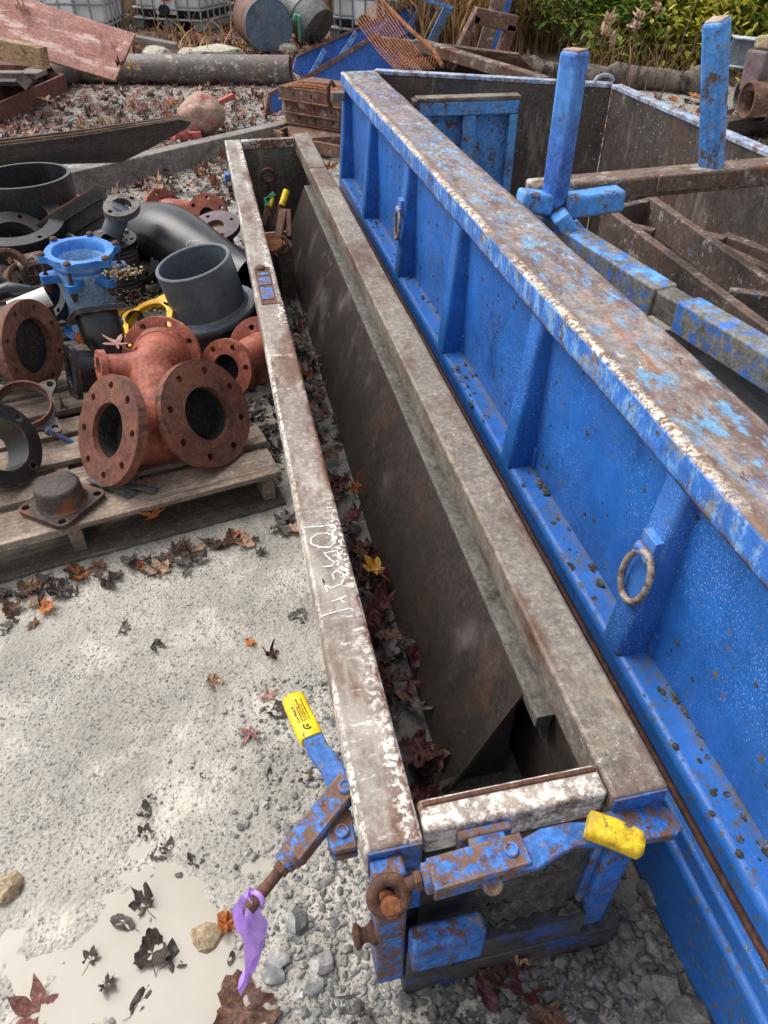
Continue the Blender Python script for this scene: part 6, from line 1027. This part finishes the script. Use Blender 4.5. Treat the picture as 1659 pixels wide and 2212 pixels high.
BK = [(645, 1335, .045), (100, 1312, .035), (410, 1310, .03), (265, 1365, .04), (340, 1400, .035), (655, 1682, .04), (270, 1995, .05), (315, 1958, .05), (330, 2058, .055), (370, 2075, .05), (365, 1832, .038), (312, 1805, .035), (345, 1845, .03), (230, 2125, .035), (300, 2165, .05), (420, 1865, .035), (315, 1755, .03), (195, 2075, .035), (745, 2172, .055), (780, 2200, .05), (600, 1545, .04), (580, 1680, .03), (500, 2072, .025), (40, 1335, .045), (10, 1360, .04), (160, 1290, .035), (440, 1680, .02), (330, 1720, .02)]
for i, (u, v, r) in enumerate(BK):
    r *= .85; p = gl_(u, v, -.001); p.z = max(p.z, .0); leaf('wet_leaf', 'wet leaf on the pale mud or puddle', p, r, ('round', 'maple', 'oval', 'maple')[i % 4], ('black', 'black', 'dark')[i % 3], random.uniform(0, 6), (random.uniform(-.1, .3), random.uniform(-.2, .2)), (.45, .9, .45)[i % 3], i % 3, 'black wet leaves on the mud')
cols = ['dark', 'black', 'dark', 'brown', 'brown', 'black', 'orange', 'dark', 'black', 'tan']
for i in range(75):
    t = random.random(); u = 640*t; v = 1280-155*t+abs(random.gauss(0, 26)); p = gl_(u, v, .006); leaf('wet_leaf', 'leaf in the drift along the front pallet foot', p+V((0, 0, random.uniform(-.004, .008))), random.uniform(.026, .046), random.choice(('round', 'maple', 'maple', 'oval', 'star')), random.choice(cols), random.uniform(0, 6), (random.uniform(-.2, .2), random.uniform(-.2, .2)), random.choice((.45, .45, .9)), i % 3, 'dark leaves along the pallet')
for i in range(150):
    y = random.choice((random.uniform(.12, 1.6), random.uniform(.1, 1.3), random.uniform(1.6, 3.0))); x = random.uniform(.10, .235); leaf('wet_leaf', 'leaf in the matted layer on the trough floor', V((x, y, random.uniform(.05, .085))), random.uniform(.036, .06), random.choice(('star', 'maple', 'maple', 'oval')), random.choice(['dark', 'brown', 'black', 'wine', 'wine', 'brown', 'dark', 'red']), random.uniform(0, 6), (random.uniform(-.4, .4), random.uniform(-.4, .4)), random.choice((.45, .9)), i % 3, 'leaves matted in the trough')
cols = ['pink', 'tan', 'orange', 'coral', 'pink', 'dark', 'tan', 'wine', 'tan', 'dark', 'pink']
ap = lambda: g(random.uniform(-10, 640), random.choice((random.uniform(196, 310), random.uniform(196, 250))), 0)
n_ = 0
while n_ < 220:
    p = ap()
    if -.3 < p.x-.0 and p.y < 4.3 or mnoise.noise(V((p.x*1.3, p.y*1.3, 2))) < -.25: continue
    leaf('dry_leaf', 'dry leaf on the gravel before the long steel pipe', V((p.x, p.y, hgt(p.x, p.y)+random.uniform(.006, .02))), random.uniform(.04, .075), random.choice(('star', 'maple', 'maple', 'oval')), random.choice(cols), random.uniform(0, 6), (random.uniform(-.4, .4), random.uniform(-.4, .4)), random.choice((.45, .45, .9)), n_ % 3, 'dry leaves before the pipe'); n_ += 1
for i in range(60):
    p = g(random.uniform(240, 520), random.uniform(330, 440), 0); leaf('dry_leaf', 'dry leaf between the grey beam and the fittings', V((p.x, p.y, hgt(p.x, p.y)+random.uniform(.008, .03))), random.uniform(.04, .075), random.choice(('star', 'maple')), random.choice(['tan', 'tan', 'orange', 'pink', 'brown', 'dark', 'dark']), random.uniform(0, 6), (random.uniform(-.7, .7), random.uniform(-.7, .7)), random.choice((.45, .9)), i % 3, 'dry leaves by the grey beam')
def litter(name, label, n, fn, rr, cols):
    """joined mass of leaves"""
    vs = []; fs = []; mi = []; ms = sorted(set(cols)); o = 0
    for _ in range(n):
        p = fn(); kd = random.choice(('star', 'maple', 'oval')); v, f = LV[(kd, random.choice((.45, .9)), random.randrange(3))]; r = random.uniform(*rr)
        M = Matrix.Translation(p) @ Matrix.Rotation(random.uniform(0, 6.28), 4, 'Z') @ Matrix.Rotation(random.uniform(-.45, .45), 4, 'X') @ Matrix.Scale(r, 4); k = ms.index(random.choice(cols))
        nv = len(v)-12; vs += [tuple(M @ V(q_)) for q_ in v[:nv]]; ff = [t for t in f if max(t) < nv]; fs += [tuple(i+o for i in t) for t in ff]; mi += [k]*len(ff); o += nv
    me = bpy.data.meshes.new(name); me.from_pydata(vs, [], fs); me.shade_smooth()
    for c in ms: me.materials.append(LEAFM[LI[c]])
    me.polygons.foreach_set('material_index', mi); ob = bpy.data.objects.new(name, me); COL.objects.link(ob); return tag(ob, label, 'leaf litter', kind='stuff')
def fpos(u0, u1, v0, v1):
    def f():
        while True:
            p = g(random.uniform(u0, u1), random.uniform(v0, v1), 0)
            if not (.55 < p.x < 2.05 and p.y < 4.15) and not (p.x > -.05 and p.x < .55 and p.y < 4.2): return V((p.x, p.y, hgt(p.x, p.y)+random.uniform(.004, .02)))
    return f
litter('leaf_litter', 'brown and red leaf litter on the gravel in front of the steel pipe', 1150, fpos(-40, 660, 190, 320), (.03, .065), ['dark', 'dark', 'dark', 'wine', 'brown', 'pink', 'tan', 'coral', 'pink'])
litter('leaf_litter', 'brown leaf litter under drum, totes and plank', 900, fpos(250, 760, 20, 190), (.05, .1), ['dark', 'brown', 'wine', 'orange', 'brown', 'tan', 'coral'])
litter('leaf_litter', 'brown leaf litter behind the bin and under the bushes', 900, fpos(950, 1700, 60, 330), (.05, .1), ['dark', 'brown', 'wine', 'brown', 'orange', 'tan'])
litter('leaf_litter', 'dark leaves darkening the dirty, shaded gap between the pallets and the long form', 260, lambda: V((random.uniform(-.22, .06), random.uniform(1.62, 3.9), random.uniform(.006, .02))), (.025, .05), ['dark', 'black', 'dark', 'brown', 'black'])  # dark leaves added to deepen the shade and dirt in this gap
litter('leaf_litter', 'leaf crumbs between grey beam and fittings', 250, fpos(220, 530, 310, 450), (.03, .06), ['dark', 'brown', 'tan', 'black', 'orange'])
litter('leaf_litter', 'wet leaf crumbs in the trough and along the pallet', 160, lambda: V((random.uniform(.09, .24), random.uniform(.1, 3.3), random.uniform(.036, .05))), (.015, .035), ['dark', 'black', 'wine', 'black'])
for p, c in (((45, 22), 'tan'), ((60, 27), 'tan'), ((280, 148), 'gold'), ((300, 152), 'tan'), ((262, 143), 'wine')):
    leaf('dry_leaf', 'dry leaf resting on the red plywood sheet', onplane(PA, pn, p[0], p[1])+pn*.015, .06, 'maple', c, random.uniform(0, 6), (.3, 0), .9, 0, 'leaves on the plywood')
# plant with green leaves behind the rail
gp = thing('green_seedling', 'small seedling with two green leaves in the gap beside the blue top rail', 'plant', g(1490, 760, .45)); 
for du, dv, rz in ((-15, -30, .6), (12, -10, 2.4)): q_ = g(1490+du, 735+dv, .60)-V(gp.location); o = bpy.data.objects.new('leaf_blade', leaf_mesh('oval', .45, 1, 'tan').copy()); COL.objects.link(o); o.data.materials[0] = MATS['green_leaf']; o.parent = gp; o.location = q_; o.scale = (.05,)*3; o.rotation_euler = (.9, .2, rz)
MB().tube([(0, 0, 0), g(1488, 735, .6)-V(gp.location)], .003, 6).build('stem', 'salmon_red', gp)

# ================================================================== VEGETATION
def blades(name, label, n, fn, h, m, w=.008, lean=.5):
    vs = []; fs = []; o = 0
    for _ in range(n):
        p = fn(); a = random.uniform(0, 6.28); H = random.uniform(*h); l = random.uniform(.1, lean)*H; ww = w*random.uniform(.6, 1.4); sx, sy = -math.sin(a)*ww, math.cos(a)*ww
        for k in range(5):
            t = k/4; x = p.x+math.cos(a)*l*t*t; y = p.y+math.sin(a)*l*t*t; z = p.z+H*(t-.25*t*t*(l/H)); q_ = 1-.8*t; vs += [(x-sx*q_, y-sy*q_, z), (x+sx*q_, y+sy*q_, z)]
        fs += [(o+2*k, o+2*k+1, o+2*k+3, o+2*k+2) for k in range(4)]; o += 10
    me = bpy.data.meshes.new(name); me.from_pydata(vs, [], fs); me.shade_smooth(); me.materials.append(MATS[m]); ob = bpy.data.objects.new(name, me); COL.objects.link(ob); return tag(ob, label, 'dry grass', kind='stuff')
def reg(x0, x1, y0, y1): return lambda: V((random.uniform(x0, x1), random.uniform(y0, y1), 0))
blades('dry_grass', 'dry brown grass and weeds around the totes', 3600, reg(-4.5, 3.4, 14.6, 18.5), (.5, 1.5), 'straw_brown', .012); blades('dry_grass', 'straw coloured grass around the totes', 1700, reg(-4.5, 3.4, 14.4, 17), (.4, 1.2), 'straw', .010, .9)
blades('dry_grass', 'pale straw tufts between drum and tote', 55, reg(-.7, .5, 10.4, 12.6), (.15, .4), 'straw', .012, 1.0); blades('dry_grass', 'dry grass between plywood and tote', 900, reg(-2.2, -1.0, 11.8, 14.5), (.3, .8), 'straw_brown', .012, .8)
blades('dry_reeds', 'tangled dry reeds beside the bushes', 2200, reg(2.6, 4.5, 9.8, 13.5), (.7, 1.9), 'straw', .011, 1.5); blades('dry_reeds', 'brown reeds behind the portal frame', 1800, reg(2.4, 4.9, 10.5, 15), (.8, 2.0), 'straw_brown', .012, 1.2)
blades('dry_reeds', 'dry grass at the foot of the bushes', 700, reg(4.2, 8, 7.4, 9.5), (.2, .7), 'straw_brown', .008, .9)
def bush(label, c, rad, H, n, mats, sz=(.03, .062), trunk=True):
    n = int(n*2.6)
    th = thing('leafy_bush', label, 'bush', (c[0], c[1], 0), group='bushes at the edge of the yard'); st = MB(); tips = []
    for k in range(9):
        a = random.uniform(0, 6.28); r = rad*random.uniform(.3, 1); top = V((math.cos(a)*r, math.sin(a)*r, H*random.uniform(.6, 1))); p = [V((random.uniform(-.1, .1), random.uniform(-.1, .1), 0)), top*.35+V((0, 0, H*.1)), top*.7, top]; st.tube(p, [.014, .010, .007, .003], 6)
        for t in range(4): tips.append(p[2].lerp(top, random.random())); tips.append(p[1].lerp(p[2], random.random()))
    st.build('stem', 'twig', th); L = [tips[random.randrange(len(tips))] for _ in range(40)]; L += [V((random.uniform(-rad, rad), random.uniform(-rad, rad), random.uniform(.1, H))) for _ in range(60)]
    for mname, frac in mats:
        vs = []; fs = []; o = 0
        for _ in range(int(n*frac)):
            q_ = random.choice(L); p = q_+V((random.gauss(0, .16), random.gauss(0, .16), random.gauss(0, .14)));
            if p.z < .03: continue
            s_ = random.uniform(*sz); M = Matrix.Translation(p) @ Matrix.Rotation(random.uniform(0, 6.28), 4, 'Z') @ Matrix.Rotation(random.uniform(-.9, .9), 4, 'X') @ Matrix.Rotation(random.uniform(-.4, .4), 4, 'Y') @ Matrix.Scale(s_, 4)
            vs += [tuple(M @ V(x)) for x in ((0, -1, 0), (.5, -.35, .12), (.42, .3, .1), (0, 1, -.15), (-.42, .3, .1), (-.5, -.35, .12))]; fs += [(o, o+1, o+2, o+3), (o, o+3, o+4, o+5)]; o += 6
        me = bpy.data.meshes.new('foliage'); me.from_pydata(vs, [], fs); me.materials.append(MATS[mname]); ob = bpy.data.objects.new('foliage', me); COL.objects.link(ob); ob.parent = th
    return th
GR, YL, DG = 'bush_green', 'bush_yellow', 'bush_dark'
BU = [('green bush with mixed yellow leaves next to the dry reeds', (4.75, 10.0), .75, 1.9, 1700, ((GR, .75), (DG, .1), (YL, .15))), ('bright green low bush in front of the dry reeds', (4.9, 8.9), .5, 1.1, 900, ((GR, .8), (YL, .2))), ('dense green bush behind the short blue post', (5.6, 9.6), .8, 1.9, 1700, ((GR, .7), (YL, .1), (DG, .2))), ('low yellow bush before the green bushes near the short post', (5.5, 8.3), .45, 1.2, 800, ((YL, .85), (GR, .15))), ('yellow green bush between the two blue posts', (6.1, 8.7), .75, 1.7, 1500, ((YL, .75), (GR, .25))), ('tall yellow bush behind the tall blue post', (6.8, 8.9), .8, 2.1, 1600, ((YL, .6), (GR, .3), (DG, .1))),
      ('olive green bush beyond the I beam', (7.6, 8.3), .9, 2.2, 1500, ((GR, .4), (DG, .4), (YL, .2))), ('dark green bush filling the back of the thicket', (6.0, 11.6), 1.1, 2.6, 1800, ((DG, .7), (GR, .3))), ('shaded green bush behind the reeds', (4.7, 12.6), 1.1, 2.6, 1500, ((DG, .5), (GR, .5))), ('green bush at the back under the trees', (7.6, 10.8), 1.2, 2.8, 1800, ((DG, .5), (GR, .3), (YL, .2))), ('low green bush at the foot of the thicket beside the log', (6.2, 7.6), .35, .6, 350, ((GR, .6), (YL, .4))), ('dark bush far behind the I beam', (9.2, 9.4), 1.2, 2.8, 1500, ((DG, .6), (GR, .4))), ('green bush behind the yellow bushes', (8.6, 7.2), .9, 2.0, 1200, ((GR, .6), (DG, .4)))]
for b in BU: bush(*b)
def tree(label, x, y, r, lean):
    t = thing('slim_tree', label, 'tree', (x, y, 0), group='trees behind the bushes'); rough(MB().tube([(lean*k*.12, .03*k, k*.7) for k in range(8)], [r*(1-.09*k) for k in range(8)], 12), .02, 3).build('trunk', 'bark', t, smooth=60)
    br = MB(); ends = []
    for k in range(9):
        a = k*2.4; z = 2.8+k*.26; e = V((lean*.6+math.cos(a)*1.1, math.sin(a)*1.1, z+.6)); br.tube([V((lean*z*.17, 0, z-.2)), e*.6+V((0, 0, z*.38)), e], [.03, .02, .008], 6); ends.append(e)
    br.build('limb', 'bark', t); vs = []; fs = []; o = 0
    for _ in range(1100):
        p = random.choice(ends)+V((random.gauss(0, .4), random.gauss(0, .4), random.gauss(0, .3))); M = Matrix.Translation(p) @ Matrix.Rotation(random.uniform(0, 6), 4, 'Z') @ Matrix.Rotation(random.uniform(-1, 1), 4, 'X') @ Matrix.Scale(.06, 4); vs += [tuple(M @ V(q_)) for q_ in ((0, -1, 0), (.5, 0, .1), (0, 1, 0), (-.5, 0, .1))]; fs.append((o, o+1, o+2, o+3)); o += 4
    me = bpy.data.meshes.new('crown'); me.from_pydata(vs, [], fs); me.materials.append(MATS['bush_yellow']); ob = bpy.data.objects.new('crown', me); COL.objects.link(ob); ob.parent = t
tree('dark slim tree trunk behind the yellow bushes', 7.35, 10.0, .13, .4); tree('second dark trunk rising beside the slim tree', 7.75, 10.1, .11, .9)
for i, (u, v) in enumerate(((1312, 48), (1305, 72), (1325, 88), (1385, 38), (1375, 58), (1425, 18))):
    leaf('buff_leaf', 'leaf hanging on a twig before the green bush', gy(u, v, 6.6), .085, 'maple', 'tan', random.uniform(2.4, 3.8), (1.0+.2*i, .2*i-.5), .9, i % 3, 'buff leaves hanging in the bushes')
tw = thing('bare_weed', 'thin bare brown weed stalk with one orange leaf behind the bin', 'weed', g(1330, 250, 0)); MB().tube([(0, 0, 0), (.05, 0, .4), (.04, 0, .8)], .006, 6).tube([(.4, 0, 0), (.5, 0, .5), (.62, 0, 1.1)], .005, 6).tube([(-.4, .1, 0), (-.2, .1, .4), (.1, .1, .8)], .005, 6).build('stalk', 'twig', tw)
